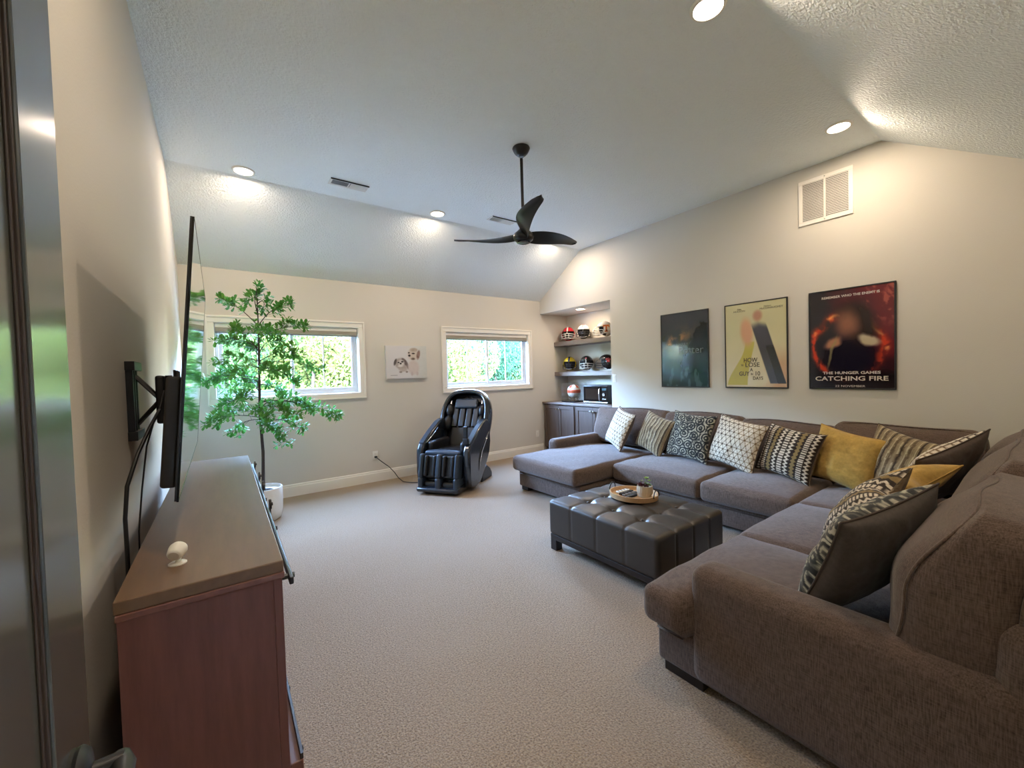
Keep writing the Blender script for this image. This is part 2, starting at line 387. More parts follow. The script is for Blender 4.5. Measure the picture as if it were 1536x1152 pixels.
# ------------------------------------------------------------------ door beside the camera (opened flat into the room)
t = bpy.data.objects.new('door_1', None); COL.objects.link(t); t.location = (-.163, YN, 0); tag(t, kind='structure')
th, wd, hd = .036, .78, 2.03
st = .122
make('stile', MB().box(-th/2, th/2, wd-st, wd, .012, hd), m_door, t, bev=.002)
make('stile', MB().box(-th/2, th/2, 0, st, .012, hd), m_door, t, bev=.002)
for z0, z1 in ((.012, .24), (.79, .925), (hd-.13, hd)): make('rail', MB().box(-th/2, th/2, st, wd-st, z0, z1), m_door, t, bev=.002)
for z0, z1 in ((.24, .79), (.925, hd-.13)):
    make('panel', MB().box(-.011, .011, st, wd-st, z0, z1), m_door, t)
    mb = MB()
    for q in (.008, .016):
        mb.box(.011, .0175-q*.3, st, st+q*.7, z0, z1).box(.011, .0175-q*.3, wd-st-q*.7, wd-st, z0, z1)
    make('moulding', mb, m_mould, t, bev=.002)
hdl = make('rosette', MB().lathe([(.0, 0), (.032, 0), (.033, .004), (.028, .01), (.012, .014), (.012, .04), (.0, .04)], 24, cap=False).tf(Matrix.Translation((.018, wd-.065, .985))@Matrix.Rotation(rad(90), 4, 'Y')), m_black, t, smooth=40)
make('lever', MB().tube([(.052, wd-.055, .985), (.058, wd-.075, .987), (.06, wd-.12, .985), (.058, wd-.17, .982)], [.011, .012, .010, .008], 12, flat=.8), m_black, t, smooth=40)
hdl = make('rosette', MB().lathe([(.0, 0), (.032, 0), (.033, .004), (.028, .01), (.012, .014), (.012, .04), (.0, .04)], 24, cap=False).tf(Matrix.Translation((-.018, wd-.065, .985))@Matrix.Rotation(rad(-90), 4, 'Y')), m_black, t, smooth=40)
make('lever', MB().tube([(-.052, wd-.055, .985), (-.058, wd-.075, .987), (-.06, wd-.12, .985), (-.058, wd-.17, .982)], [.011, .012, .010, .008], 12, flat=.8), m_black, t, smooth=40)
for z in (.25, 1.0, 1.8): make('hinge', MB().lathe([(.006, -.05), (.006, .05)], 10, at=(-.022, -.002, z)), m_black, t)

# ------------------------------------------------------------------ sectional sofa
sofa = thing('sectional_sofa', 'large brown-grey linen sectional sofa with a chaise along the poster wall', 'sofa', (3.4, 1.8, 0))
SO = Vector((3.4, 1.8, 0))
def smake(name, mb, m=m_sofa, **k):
    mb.tf(Matrix.Translation(-SO)); return make(name, mb, m, sofa, **k)
def crown(cz, cs=.012, clampf=None, top=True, wr=.004, seed=0):
    ph = RNG.uniform(0, 6, 6)
    def fn(P, hh):
        u = np.clip(P[:, 0]/hh[0], -1, 1); v = np.clip(P[:, 1]/hh[1], -1, 1); wz = P[:, 2]/hh[2]
        g = (1-np.abs(u)**2.5)*(1-np.abs(v)**2.5)
        P[:, 2] += np.where(wz > 0, cz*g*wz, 0)
        P[:, 2] += np.where(wz > 0, wr*np.sin(9*u+ph[0]+3*v)*np.sin(7*v+ph[1]), 0)
        side = (1-wz**2)
        P[:, 0] += np.sign(u)*cs*side*(1-v**2)*(np.abs(u)**6); P[:, 1] += np.sign(v)*cs*side*(1-u**2)*(np.abs(v)**6)
        if clampf: P = clampf(P)
        return P
    return fn
# bases
bz0, bz1 = .05, .245
smake('base', MB().rbox(3.52, 4.695, .02, 4.0, bz0, bz1, .02), smooth=40)
smake('base', MB().rbox(2.965, 3.56, 2.96, 4.0, bz0, bz1, .02), smooth=40)
smake('base', MB().rbox(1.66, 3.56, .02, 1.165, bz0, bz1, .02), smooth=40)
mb = MB()
mb.tube([(2.962, 2.97, .205), (2.962, 3.99, .205)], .004, 6).tube([(2.97, 2.957, .205), (3.5, 2.957, .205)], .004, 6)
mb.tube([(1.67, 1.168, .205), (3.5, 1.168, .205)], .004, 6).tube([(3.517, 1.2, .205), (3.517, 2.95, .205)], .004, 6).tube([(1.657, 1.03, .205), (1.657, 1.16, .205)], .004, 6)
smake('welt', mb, m_sofa, smooth=True)
for (x0, x1, y0_, y1_) in ((2.99, 3.09, 3.86, 3.98), (2.99, 3.09, 2.99, 3.09), (1.68, 1.78, .95, 1.14), (4.5, 4.6, 3.85, 3.95), (3.4, 3.5, 1.03, 1.13), (1.68, 1.78, .06, .16), (3.54, 3.64, 2.0, 2.1)):
    smake('foot', MB().box(x0, x1, y0_, y1_, 0, .052), m_darkwood, bev=.004)
# seat cushions
zc0, zc1 = .25, .425
def c_chaise(P):   # behind the front edge of the arm the cushion stays inside the arm
    x = P[:, 0]+3.585; y = P[:, 1]+3.48
    P[:, 1] = np.where((x > 3.50) & (y > 3.88), 3.88-3.48, P[:, 1]); return P
def c_end(P):
    x = P[:, 0]+2.05; y = P[:, 1]+.775
    P[:, 0] = np.where((y < .97) & (x < 1.80), 1.80-2.05, P[:, 0]); return P
smake('seat_cushion', MB().rbox(2.87, 4.30, 2.94, 4.02, zc0, zc1, .05, 4, 14, crown(.05, .018, c_chaise)), smooth=True)
smake('seat_cushion', MB().rbox(3.42, 4.30, 1.955, 2.935, zc0, zc1, .045, 4, 10, crown(.045, .015)), smooth=True)
smake('seat_cushion', MB().rbox(3.42, 4.30, 1.215, 1.95, zc0, zc1, .045, 4, 10, crown(.045, .015)), smooth=True)
smake('seat_cushion', MB().rbox(3.43, 4.30, .35, 1.205, zc0, zc1, .045, 4, 10, crown(.03, .01)), smooth=True)
smake('seat_cushion', MB().rbox(2.525, 3.425, .35, 1.205, zc0, zc1, .045, 4, 10, crown(.045, .015)), smooth=True)
smake('seat_cushion', MB().rbox(1.58, 2.52, .35, 1.20, zc0, zc1, .05, 4, 14, crown(.045, .015, c_end)), smooth=True)
# frames and arms
smake('back_frame', MB().rbox(4.50, 4.70, .02, 3.99, bz0, .76, .05, 3, 3), smooth=True)
smake('back_frame', MB().rbox(1.66, 4.55, -.04, .13, bz0, .73, .07, 4, 3), smooth=True)
def armtop(P, hh):
    P[:, 2] += np.where(P[:, 2] > 0, .01*(1-(P[:, 0]/hh[0])**2), 0); return P
smake('arm', MB().rbox(1.645, 1.835, -.02, 1.0, bz0-.01, .55, .06, 4, 6, armtop), smooth=True)
smake('arm', MB().rbox(3.44, 4.55, 3.845, 4.01, bz0, .57, .06, 4, 6), smooth=True)
# back cushions
def backc(tk, sag=.0, ph=0., taper=.5):
    def fn(P, hh):
        u = np.clip(P[:, 0]/hh[0], -1, 1); v = P[:, 1]/hh[1]; wz = P[:, 2]/hh[2]
        g = np.clip(1-np.abs(u)**2.2, 0, 1)*np.clip(1-np.abs(wz)**2.4, 0, 1)
        P[:, 1] += np.sign(v)*tk*g*np.abs(v)
        P[:, 2] += np.where(wz > 0, (-sag*u*u+.008*np.sin(3*u+ph))*wz, 0)
        P[:, 1] += .01*np.sin(5*u+ph)*np.sin(4*wz+ph)
        P[:, 1] += np.clip(-v, 0, 1)*taper*hh[1]*np.clip((wz+.1)/1.1, 0, 1)**1.3
        P[:, 0] += np.sign(u)*.03*np.clip(1-wz*wz, 0, 1)*np.clip(1-v*v*.6, 0, 1)*np.abs(u)**6
        return P
    return fn
def back_cushion(cx_, cy_, w_, rz, z0, z1, lean, tk=.1, ph=0., d_=.24, sag=.008, taper=.45):
    mb = MB().rbox(-w_/2, w_/2, -d_/2, d_/2, 0, z1-z0, .07, 4, 12, backc(tk*.6, sag, ph, taper))
    # piping around both faces
    Mx = Matrix.Translation((cx_, cy_, z0))@Matrix.Rotation(rz, 4, 'Z')@Matrix.Rotation(lean, 4, 'X')
    mb.tf(Mx); o = smake('back_cushion', mb, smooth=True)
    hx, hy_, hz_ = w_/2, d_/2, (z1-z0)/2; r_ = .07; e = r_*(1-.7071); fn = backc(tk*.6, sag, ph, taper); pm = MB()
    for sg in (-1, 1):
        X_, Z_ = hx-e*.4, hz_-e*.4; q = []
        for k in range(80):
            an = 2*PI*(k+.5)/80; ca, sa = math.cos(an), math.sin(an); m_ = max(abs(ca), abs(sa)); n6 = (abs(ca)**7+abs(sa)**7)**(1/7.)
            q.append((X_*ca/n6, sg*(hy_-e*1.1), Z_*sa/n6))
        A_ = fn(np.array(q), np.array([hx, hy_, hz_])); A_[:, 2] += hz_
        pm.tube([tuple(p) for p in A_], .0045, 6, closed=True)
    pm.tf(Mx); pm.tf(Matrix.Translation(-SO)); pp = make('piping', pm, m_sofa, o, smooth=True)
    return o
LN = rad(-9)
back_cushion(4.36, 3.42, 1.1, rad(-90), .44, .93, LN, ph=.3)       # front faces -X: local -Y -> -X
back_cushion(4.36, 2.45, .88, rad(-90), .44, .93, LN, ph=1.3)
back_cushion(4.36, 1.62, .82, rad(-90), .44, .90, LN, ph=2.5)
back_cushion(4.36, .80, .86, rad(-90), .44, .93, LN, ph=4.)
back_cushion(3.84, .235, .86, rad(180), .44, 1.0, LN, ph=2., taper=.75)
back_cushion(3.01, .225, .84, rad(180), .44, 1.03, LN, ph=3., taper=.75)
back_cushion(2.13, .23, .84, rad(180), .47, 1.0, LN, ph=.4, d_=.27, taper=.85)

# ------------------------------------------------------------------ ottoman
OX0, OX1, OY0, OY1, OZ = 2.13, 2.93, 1.48, 2.49, .41
ot = thing('tufted_ottoman', 'black leather tufted square ottoman in front of the sofa, carrying the tray', 'ottoman', ((OX0+OX1)/2, (OY0+OY1)/2, 0))
ox, oy = (OX1-OX0)/2, (OY1-OY0)/2
def tuft(P, hh):
    nx = ny = 4
    x = (P[:, 0]+hh[0])/(2*hh[0])*nx; y = (P[:, 1]+hh[1])/(2*hh[1])*ny
    dx = np.abs(x-np.round(x))*2*hh[0]/nx; dy = np.abs(y-np.round(y))*2*hh[1]/ny
    dx = np.where((np.round(x) <= 0) | (np.round(x) >= nx), 9, dx); dy = np.where((np.round(y) <= 0) | (np.round(y) >= ny), 9, dy)
    top = P[:, 2] > hh[2]*.9
    s = np.exp(-(dx/.012)**2)+np.exp(-(dy/.012)**2); s2 = .5*(np.exp(-(dx/.05)**2)+np.exp(-(dy/.05)**2))
    btn = np.exp(-((dx**2+dy**2)/.045**2))
    P[:, 2] -= np.where(top, .007*s+.006*s2+.02*btn, 0)
    P[:, 2] += np.where(top, .022*(1-(P[:, 0]/hh[0])**2)*(1-(P[:, 1]/hh[1])**2), 0)
    sx = np.abs(P[:, 0]) > hh[0]*.98; sy = np.abs(P[:, 1]) > hh[1]*.98
    P[:, 0] -= np.where(sx & ~top, np.sign(P[:, 0])*.006*np.exp(-(dy/.008)**2), 0)
    P[:, 1] -= np.where(sy & ~top, np.sign(P[:, 1])*.006*np.exp(-(dx/.008)**2), 0)
    return P
make('cushion', MB().rbox(-ox, ox, -oy, oy, .125, OZ-.01, .03, 3, 88, tuft), m_leather, ot, smooth=True)
make('base_rail', MB().box(-ox+.01, ox-.01, -oy+.01, oy-.01, .085, .128), m_darkwood, ot, bev=.004)
for sx in (-1, 1):
    for sy in (-1, 1):
        make('leg', MB().box(sx*(ox-.01), sx*(ox-.075), sy*(oy-.01), sy*(oy-.075), 0, .09), m_darkwood, ot, bev=.004)
mb = MB()
for i in (1, 2, 3):
    for j in (1, 2, 3): mb.ell((-ox+2*ox*i/4, -oy+2*oy*j/4, OZ-.013), .012, .012, .006, 10, 6)
make('button', mb, m_leather, ot, smooth=True)['kind'] = 'stuff'
mb = MB().tube([(-ox+.01, -oy, OZ-.03), (-ox+.01, oy, OZ-.03)], .003, 6)

# tray and what it carries
TC = Vector((2.635, 2.04, OZ+.016)); TR = rad(-80)
m_traywood = mat('light_tray_wood', lin((196, 160, 116)), .5, noise=(6, .5, lin((160, 122, 82))), bump=(10, .1), stretch=(1, 7, 7), bumpd=.001)
t = thing('serving_tray', 'oval light wooden serving tray with black handles on the ottoman', 'tray', TC, TR)
make('tray_base', MB().lathe([(.0, 0), (.178, 0), (.178, .012), (.0, .012)], 40, cap=False, sy=.86), m_traywood, t, smooth=30)
make('rim', MB().lathe([(.177, 0), (.188, 0), (.192, .038), (.183, .038), (.177, .012), (.177, 0)], 40, cap=False, sy=.865), m_traywood, t, smooth=30)
for sx in (-1, 1):
    make('handle', MB().tube([(sx*.187, .045*math.cos(q), .03+.055*math.sin(q)) for q in np.linspace(0, PI, 14)], .0045, 8), m_black, t, smooth=True)
def at_tray(x, y, z): return TC+Matrix.Rotation(TR, 3, 'Z')@Vector((x, y, z))
m_pot = mat('beige_ribbed_ceramic', lin((186, 170, 146)), .5, noise=(30, .3, lin((160, 142, 118))), bump=(60, .1))
t = thing('succulent_pot', 'ribbed beige pot of succulents standing on the oval tray', 'plant', at_tray(.085, .02, .0125))
mb = MB(); V = []; F = []; n = 96
for (r, z) in [(.03, 0), (.046, 0), (.05, .012), (.057, .03), (.06, .05), (.058, .085), (.052, .085), (.05, .07), (.001, .07)]:
    for j in range(n):
        an = 2*PI*j/n; rr = r+(.0018*math.cos(an*24) if .01 < z < .084 and r > .053 else 0); V.append((rr*math.cos(an), rr*math.sin(an), z))
for i in range(8):
    for j in range(n): F.append((i*n+j, i*n+(j+1) % n, (i+1)*n+(j+1) % n, (i+1)*n+j))
F.append(tuple(range(n))); make('pot', mb.add(V, F), m_pot, t, smooth=50)
def rosette(cx_, cy_, cz_, r, n, col, nm, tilt=.5):
    mb = MB()
    for k in range(n):
        an = k*2.4; rr = r*(.35+.65*(k/n)); el = (1-k/n)*1.1+.15
        d = Vector((math.cos(an)*math.cos(el), math.sin(an)*math.cos(el), math.sin(el)))
        s = Vector((-math.sin(an), math.cos(an), 0))*rr*.28; c0 = Vector((cx_, cy_, cz_)); u = d.cross(s).normalized()*rr*.06
        p1 = c0+d*rr*.55; tip = c0+d*rr+Vector((0, 0, rr*.15))
        mb.add([c0, p1+s+u, tip, p1-s+u, p1-u*2], [(0, 1, 2, 3), (0, 4, 2, 1), (0, 3, 2, 4)])
    return make(nm, mb, col, t, smooth=40)
m_suc = mat('succulent_green', lin((120, 146, 92)), .5, noise=(40, .4, lin((84, 110, 66))), bump=(30, .1))
m_sucr = mat('succulent_burgundy', lin((92, 42, 46)), .5, noise=(40, .4, lin((58, 30, 34))), bump=(30, .1))
m_sucl = mat('succulent_lime', lin((170, 196, 92)), .5, noise=(40, .4, lin((130, 160, 70))), bump=(30, .1))
rosette(-.028, .012, .085, .052, 22, m_sucr, 'burgundy_rosette'); rosette(-.012, -.024, .082, .036, 18, m_sucr, 'burgundy_rosette')
rosette(.014, .0, .085, .042, 20, m_suc, 'green_rosette'); rosette(.03, -.02, .082, .03, 18, m_suc, 'green_rosette')
rosette(-.004, .024, .115, .02, 12, mat('succulent_pale', lin((188, 184, 150)), .5, bump=(30, .1)), 'pale_rosette')
mb = MB().tube([(.03, .014, .07), (.036, .018, .115), (.04, .012, .14)], .0025, 6); make('stem', mb, m_suc, t)
rosette(.04, .012, .13, .027, 16, m_sucl, 'lime_rosette'); rosette(.052, -.004, .112, .02, 12, m_sucl, 'lime_rosette')
def remote(x, y, rz, l, w_, hgt, m, label, nb, mbn):
    t = thing('remote_control', label, 'remote', at_tray(x, y, .0125), TR+rz, 'remotes on the tray')
    make('body', MB().rbox(-l/2, l/2, -w_/2, w_/2, 0, hgt, .005, 2), m, t, smooth=40)
    for i in range(nb): make('button', MB().rbox(-l*.38+i*l*.76/(nb-1)-.004, -l*.38+i*l*.76/(nb-1)+.004, -w_*.28, w_*.28, hgt-.001, hgt+.0025, .001, 1), mbn, t)
m_wplast = mat('white_plastic', lin((228, 226, 218)), .35, bump=(30, .01)); m_gplast = mat('grey_plastic', lin((92, 88, 86)), .4, bump=(30, .01))
remote(-.105, .02, rad(78), .13, .036, .016, m_wplast, 'white remote control lying at the handle end of the tray', 4, m_gplast)
remote(-.063, .0, rad(82), .15, .036, .016, m_blackgl, 'glossy black remote beside the white remote on the tray', 5, m_gplast)
remote(-.022, -.02, rad(78), .15, .032, .018, m_gplast, 'grey remote between the black remotes on the tray', 4, m_blackgl)
remote(.016, -.065, rad(84), .12, .03, .018, m_black, 'small matte black remote closest to the succulent pot', 4, m_gplast)

# ------------------------------------------------------------------ noise for printed patterns
def vnoise(x, y, s, seed):
    r = np.random.default_rng(seed); G = r.random((64, 64)); x = np.asarray(x)*s; y = np.asarray(y)*s
    xi = np.floor(x).astype(int); yi = np.floor(y).astype(int); fx = x-xi; fy = y-yi; fx = fx*fx*(3-2*fx); fy = fy*fy*(3-2*fy)
    g = lambda i, j: G[i % 64, j % 64]
    return (g(xi, yi)*(1-fx)+g(xi+1, yi)*fx)*(1-fy)+(g(xi, yi+1)*(1-fx)+g(xi+1, yi+1)*fx)*fy
def fbm(x, y, s, seed, o=4):
    return sum(vnoise(x, y, s*2**k, seed+k)*.5**k for k in range(o))/sum(.5**k for k in range(o))
def sm(e0, e1, x): t_ = np.clip((x-e0)/(e1-e0), 0, 1); return t_*t_*(3-2*t_)
def lerpc(A, B, t_): return np.asarray(A)*(1-t_[..., None])+np.asarray(B)*t_[..., None]

# ------------------------------------------------------------------ pillows
def pat_lattice(u, v):
    C = np.ones(u.shape+(3,))*np.array((222, 212, 192)); s = 5.2
    x = u*s*1.0; y = v*s*.9; d = []
    for an in (90, 30, 150):
        q = x*math.cos(rad(an))+y*math.sin(rad(an)); q = q/0.9; f_ = np.abs(q-np.round(q)); d.append(f_)
    mn = np.minimum(np.minimum(d[0], d[1]), d[2]); node = (d[0]+d[1]+d[2])
    wd_ = .055+.07*np.clip(1-node*2.0, 0, 1)
    t_ = 1-sm(wd_*.8, wd_*1.25, mn); tone = lerpc((58, 42, 34), (128, 104, 72), sm(-.6, .9, u+v*.3))
    return C*(1-t_[..., None])+tone*t_[..., None]
def pat_stripe(u, v):
    C = np.ones(u.shape+(3,))*np.array((150, 134, 106)); x = u+.01*np.sin(9*v)
    for k, (f_, ph, w_, c_) in enumerate(((5.0, .1, .16, (98, 82, 62)), (5.0, .45, .07, (196, 182, 150)), (2.5, .3, .06, (60, 50, 42)), (10, .2, .08, (120, 104, 80)))):
        q = np.abs(((x*f_+ph) % 1)-.5)*2; t_ = (q < w_*2).astype(float)*(.75+.25*(vnoise(u, v, 30, k) > .4)); C = lerpc(C, C*0+np.array(c_), t_)
    return C
def pat_scroll(u, v):
    r = np.random.default_rng(5); P = [(i*.42+r.uniform(-.06, .06)+(.21 if j % 2 else 0), j*.36+r.uniform(-.06, .06)) for i in range(-3, 4) for j in range(-3, 4)]
    d = np.full(u.shape, 9.)
    for (px, py) in P: d = np.minimum(d, np.hypot(u-px, v-py))
    d = d+.02*fbm(u, v, 9, 3)
    t_ = sm(-.15, .35, np.sin(d*62)); brk = sm(.42, .5, fbm(u, v, 16, 9, 2)); t_ = t_*(.35+.65*brk)
    return lerpc((34, 36, 38), (176, 170, 150), t_)
def pat_aztec(u, v):
    dk, cr, ol = np.array((48, 38, 32)), np.array((216, 204, 184)), np.array((140, 118, 76))
    C = np.ones(u.shape+(3,))*dk; x = (u+1)/2; n = 9; b = np.floor(x*n).astype(int); f_ = x*n-b
    tri = np.abs(((v*7) % 1)-.5)*2
    for k, kind in enumerate((0, 1, 2, 3, 4, 3, 2, 1, 3)):
        m_ = b == k
        if kind == 0: t_ = (np.hypot(f_-.5, (((v*9) % 1)-.5)) < .3); c_ = cr
        elif kind == 1: t_ = (np.abs(f_-.5) < .38) & (((v*12) % 1) < .55); c_ = cr
        elif kind == 2: t_ = np.abs(f_-.5) < (.12+.32*tri); c_ = ol
        elif kind == 3: t_ = np.abs(f_-.2-.5*tri) < .2; c_ = cr
        else: t_ = (np.abs(f_-.5) < .42) & (((v*10) % 1) < .62); c_ = cr
        C = np.where((m_ & t_)[..., None], c_, C)
    return C
def pat_plain(c_):
    def f_(u, v):
        t_ = fbm(u, v, 6, 4); return np.ones(u.shape+(3,))*np.array(c_)*(.9+.2*t_[..., None])
    return f_
pp_must = pat_plain((184, 148, 76)); GREY = (96, 84, 76)
def pillow(label, cat_group, loc, yaw, lean, roll, size, patf, backc_, thick=.085, fringe=None, slump=0., N=110, pipe=(70, 60, 54)):
    w_, h_ = size; g = np.linspace(-1, 1, N); U, Vv = np.meshgrid(g, g, indexing='ij'); U = np.sign(U)*np.abs(U)**.85; Vv = np.sign(Vv)*np.abs(Vv)**.85
    sd = int(abs(loc[0]*1000+loc[1]*777)) % 997
    def surf(sg, U, Vv):
        e = (1-U**2)*(1-Vv**2); th_ = thick*np.clip(e, 0, 1)**.42
        pin = 1-.10*(1-Vv**2)*np.abs(U)**3; pinv = 1-.10*(1-U**2)*np.abs(Vv)**3       # sides drawn in, corners like ears
        x = U*w_/2*pin; z = Vv*h_/2*pinv; wr = .012*(fbm(U+3, Vv+3, 2.2, sd+int(sg > 0), 3)-.5)*np.clip(e, 0, 1)**.3*2
        y = sg*(th_+wr*1.2)
        y = y+slump*(Vv*Vv)*.3+.0*U
        z = z-slump*.25*np.clip(Vv, 0, 1)*(1-U**2)-.35*slump*np.exp(-(U/.35)**2)*np.clip(Vv, 0, 1)**2
        return np.stack([x, y, z], -1)
    A = surf(-1, U, Vv).reshape(-1, 3); B = surf(1, U, Vv).reshape(-1, 3)
    F = []; bnd = np.zeros((N, N), int)
    idx = np.arange(N*N).reshape(N, N); off = N*N
    q = np.stack([idx[:-1, :-1], idx[1:, :-1], idx[1:, 1:], idx[:-1, 1:]], -1).reshape(-1, 4)
    F = [tuple(r_) for r_ in q]+[tuple(r_[::-1]+off) for r_ in q]
    rim = list(idx[:, 0])+list(idx[-1, 1:])+list(idx[::-1, -1][1:])+list(idx[0, ::-1][1:-1])
    for i in range(len(rim)): a_, b_ = rim[i], rim[(i+1) % len(rim)]; F.append((int(a_), int(a_+off), int(b_+off), int(b_)))
    cf = linA(patf(U, Vv)).reshape(-1, 3); cb = np.ones((N*N, 3))*np.array(lin(backc_))
    mb = MB(); mb.add(np.concatenate([A, B]), F)
    o = make('pillow', mb, m_pillow, None, smooth=True, colors=np.concatenate([cf, cb]), fixn=False)
    o.matrix_world = Matrix.Translation(loc)@Matrix.Rotation(yaw, 4, 'Z')@Matrix.Rotation(-lean, 4, 'X')@Matrix.Rotation(roll, 4, 'Y')
    tag(o, label, 'pillow', cat_group)
    path = [tuple(A[i]) for i in rim[::3]]
    if fringe:
        mb = MB(); r_ = random.Random(sd); c0 = A.mean(0)
        for i in rim[::1]:
            p = Vector(A[i]); d = (p-Vector(c0)).normalized(); d = (d+Vector((r_.uniform(-.3, .3), r_.uniform(-.5, .5), r_.uniform(-.3, .3)))).normalized(); l_ = r_.uniform(.008, .018)
            s_ = Vector((-d.z, 0, d.x))*.0022
            mb.add([p-s_, p+s_, p+d*l_+s_*.5, p+d*l_-s_*.5], [(0, 1, 2, 3)])
        make('fringe', mb, mat('pillow_fringe', lin(fringe), .9, bump=(100, .1)), o)['kind'] = 'stuff'
    else:
        make('piping', MB().tube(path, .0045, 6, closed=True), mat('pillow_piping', lin(pipe), .9, bump=(200, .2)), o, smooth=True)
    return o
GP = 'throw pillows on the sectional sofa'
pillow('white pillow with brown triangle lattice, farthest left on the sofa, at the chaise', GP, (4.02, 3.3, 0.71), rad(-115), rad(22), rad(9), (0.48, 0.48), pat_lattice, GREY)
pillow('taupe striped pillow between the leftmost lattice pillow and the black scroll pillow', GP, (4.05, 2.83, 0.69), rad(-103), rad(19), rad(13), (0.46, 0.45), pat_stripe, (120, 104, 84))
pillow('black pillow with fine cream scrolls upright in the middle of the poster wall seats', GP, (4.03, 2.38, 0.71), rad(-98), rad(17), rad(3), (0.52, 0.5), pat_scroll, GREY)
pillow('white pillow with brown triangle lattice between the black scroll pillow and the banded tribal pillow', GP, (3.99, 1.89, 0.7), rad(-100), rad(18), rad(9), (0.5, 0.48), pat_lattice, GREY)
pillow('brown and cream banded tribal pillow left of the upright mustard pillow', GP, (4.0, 1.45, 0.67), rad(-104), rad(19), rad(7), (0.48, 0.44), pat_aztec, (110, 90, 64), fringe=(96, 76, 52))
pillow('upright plain mustard pillow between the tribal pillow and the striped pillow', GP, (4.05, 1.08, 0.67), rad(-106), rad(15), rad(9), (0.5, 0.45), pp_must, (176, 142, 74), pipe=(160, 126, 62))
pillow('taupe striped pillow in the corner right of the upright mustard pillow', GP, (4.0, 0.74, 0.68), rad(-115), rad(14), rad(12), (0.5, 0.48), pat_stripe, (120, 104, 84))
pillow('grey-backed lattice pillow leaning in the far corner, seen from behind', GP, (3.607, 0.49, 0.736), rad(160), rad(30), rad(22), (0.5, 0.5), pat_lattice, GREY)
pillow('slumped mustard pillow folded behind the fringed tribal pillow', GP, (3.12, 0.60, 0.70), rad(182), rad(52), rad(16), (0.5, 0.46), pp_must, (176, 142, 74), slump=.12, pipe=(160, 126, 62))
pillow('brown and cream tribal pillow with fringe slouching behind the scroll pillow, near end', GP, (2.66, 0.64, 0.675), rad(184), rad(34), rad(10), (0.5, 0.46), pat_aztec, (110, 90, 64), fringe=(206, 190, 160), slump=.08)
pillow('scroll patterned pillow with plain dark back nearest to the camera', GP, (2.02, 0.475, 0.7), rad(166), rad(25), rad(9), (0.54, 0.5), pat_scroll, (84, 76, 70), thick=.1)

# ------------------------------------------------------------------ media console with barn-door rail
KX0, KX1, KY0, KY1, KZ = -.200, .138, 1.30, 3.27, .925
t = thing('media_console', 'long reddish brown wooden console with black barn-door rail under the television', 'cabinet', ((KX0+KX1)/2, (KY0+KY1)/2, 0), rad(-.6))
kx, ky = (KX1-KX0)/2, (KY1-KY0)/2
make('top', MB().box(-kx-.004, kx+.004, -ky-.004, ky+.004, KZ-.032, KZ), m_oaktop, t, bev=.003)
make('top_edge', MB().box(-kx-.002, kx+.006, -ky-.006, ky+.006, KZ-.05, KZ-.0325), m_oak, t, bev=.003)
for s in (-1, 1): make('side_panel', MB().box(-kx, kx-.022, s*ky, s*(ky-.025), .0, KZ-.05), m_oakv, t, bev=.002)
make('back_panel', MB().box(-kx, -kx+.012, -ky+.025, ky-.025, .06, KZ-.05), m_oakv, t)
for yy in (-ky+.012, ky-.012, -.33, .33): make('stile', MB().box(kx-.022, kx, yy-.018 if abs(yy) < .5 else yy-.012, yy+.018 if abs(yy) < .5 else yy+.012, 0, KZ-.05), m_oakv, t, bev=.002)
for z0, z1 in ((.06, .12), (KZ-.11, KZ-.05)): make('rail', MB().box(kx-.022, kx-.001, -ky+.025, ky-.025, z0, z1), m_oak, t, bev=.002)
for z in (.12, .36, .60): make('shelf', MB().box(-kx+.012, kx-.03, -ky+.025, ky-.025, z-.02, z), m_oak, t)
for yy in (-.33, .33): make('divider', MB().box(-kx+.012, kx-.022, yy-.012, yy+.012, .06, KZ-.11), m_oakv, t)
for s, yy in ((-1, -.66), (1, .66)):
    d_ = make('barn_door', MB().box(kx+.012, kx+.030, yy-.29, yy+.29, .14, KZ-.12) if s > 0 else MB().box(kx+.012, kx+.03, -.29, .29, .14, KZ-.12), m_oakv, t, bev=.002)
    y_ = yy if s > 0 else 0
    for dy in (-.2, .2):
        hg = make('hanger', MB().box(kx+.031, kx+.037, y_+dy-.014, y_+dy+.014, KZ-.24, KZ-.03).tube([(kx+.031, y_+dy, KZ-.045), (kx+.040, y_+dy, KZ-.045)], .022, 16), m_black, d_, bev=.001)
        for zb in (KZ-.20, KZ-.045): make('bolt', MB().tube([(kx+.036, y_+dy, zb), (kx+.045, y_+dy, zb)], .0075, 8), m_black, d_)
    make('pull', MB().tube([(kx+.03, y_+.24, .42), (kx+.055, y_+.24, .43), (kx+.055, y_+.24, .55), (kx+.03, y_+.24, .56)], .006, 8), m_black, d_, smooth=True)
make('barn_rail', MB().rbox(kx+.018, kx+.030, -ky+.01, ky-.01, KZ-.082, KZ-.060, .004), m_black, t)
mb = MB()
for yy in np.linspace(-ky+.05, ky-.05, 5): mb.tube([(kx-.002, yy, KZ-.071), (kx+.036, yy, KZ-.071)], .008, 10)
make('standoff', mb, m_black, t)
make('base_ledge', MB().box(kx, kx+.034, -ky, ky, .0, .335), m_oak, t, bev=.003)
make('ledge_rail', MB().box(kx+.026, kx+.034, -ky+.002, ky-.002, .335, .352), m_darkwood, t, bev=.001)
for i in range(6): make('drawer_knob', MB().ell((kx+.044, -ky+.18+i*.32, .22), .012, .014, .014, 10, 6), m_black, t, smooth=True)
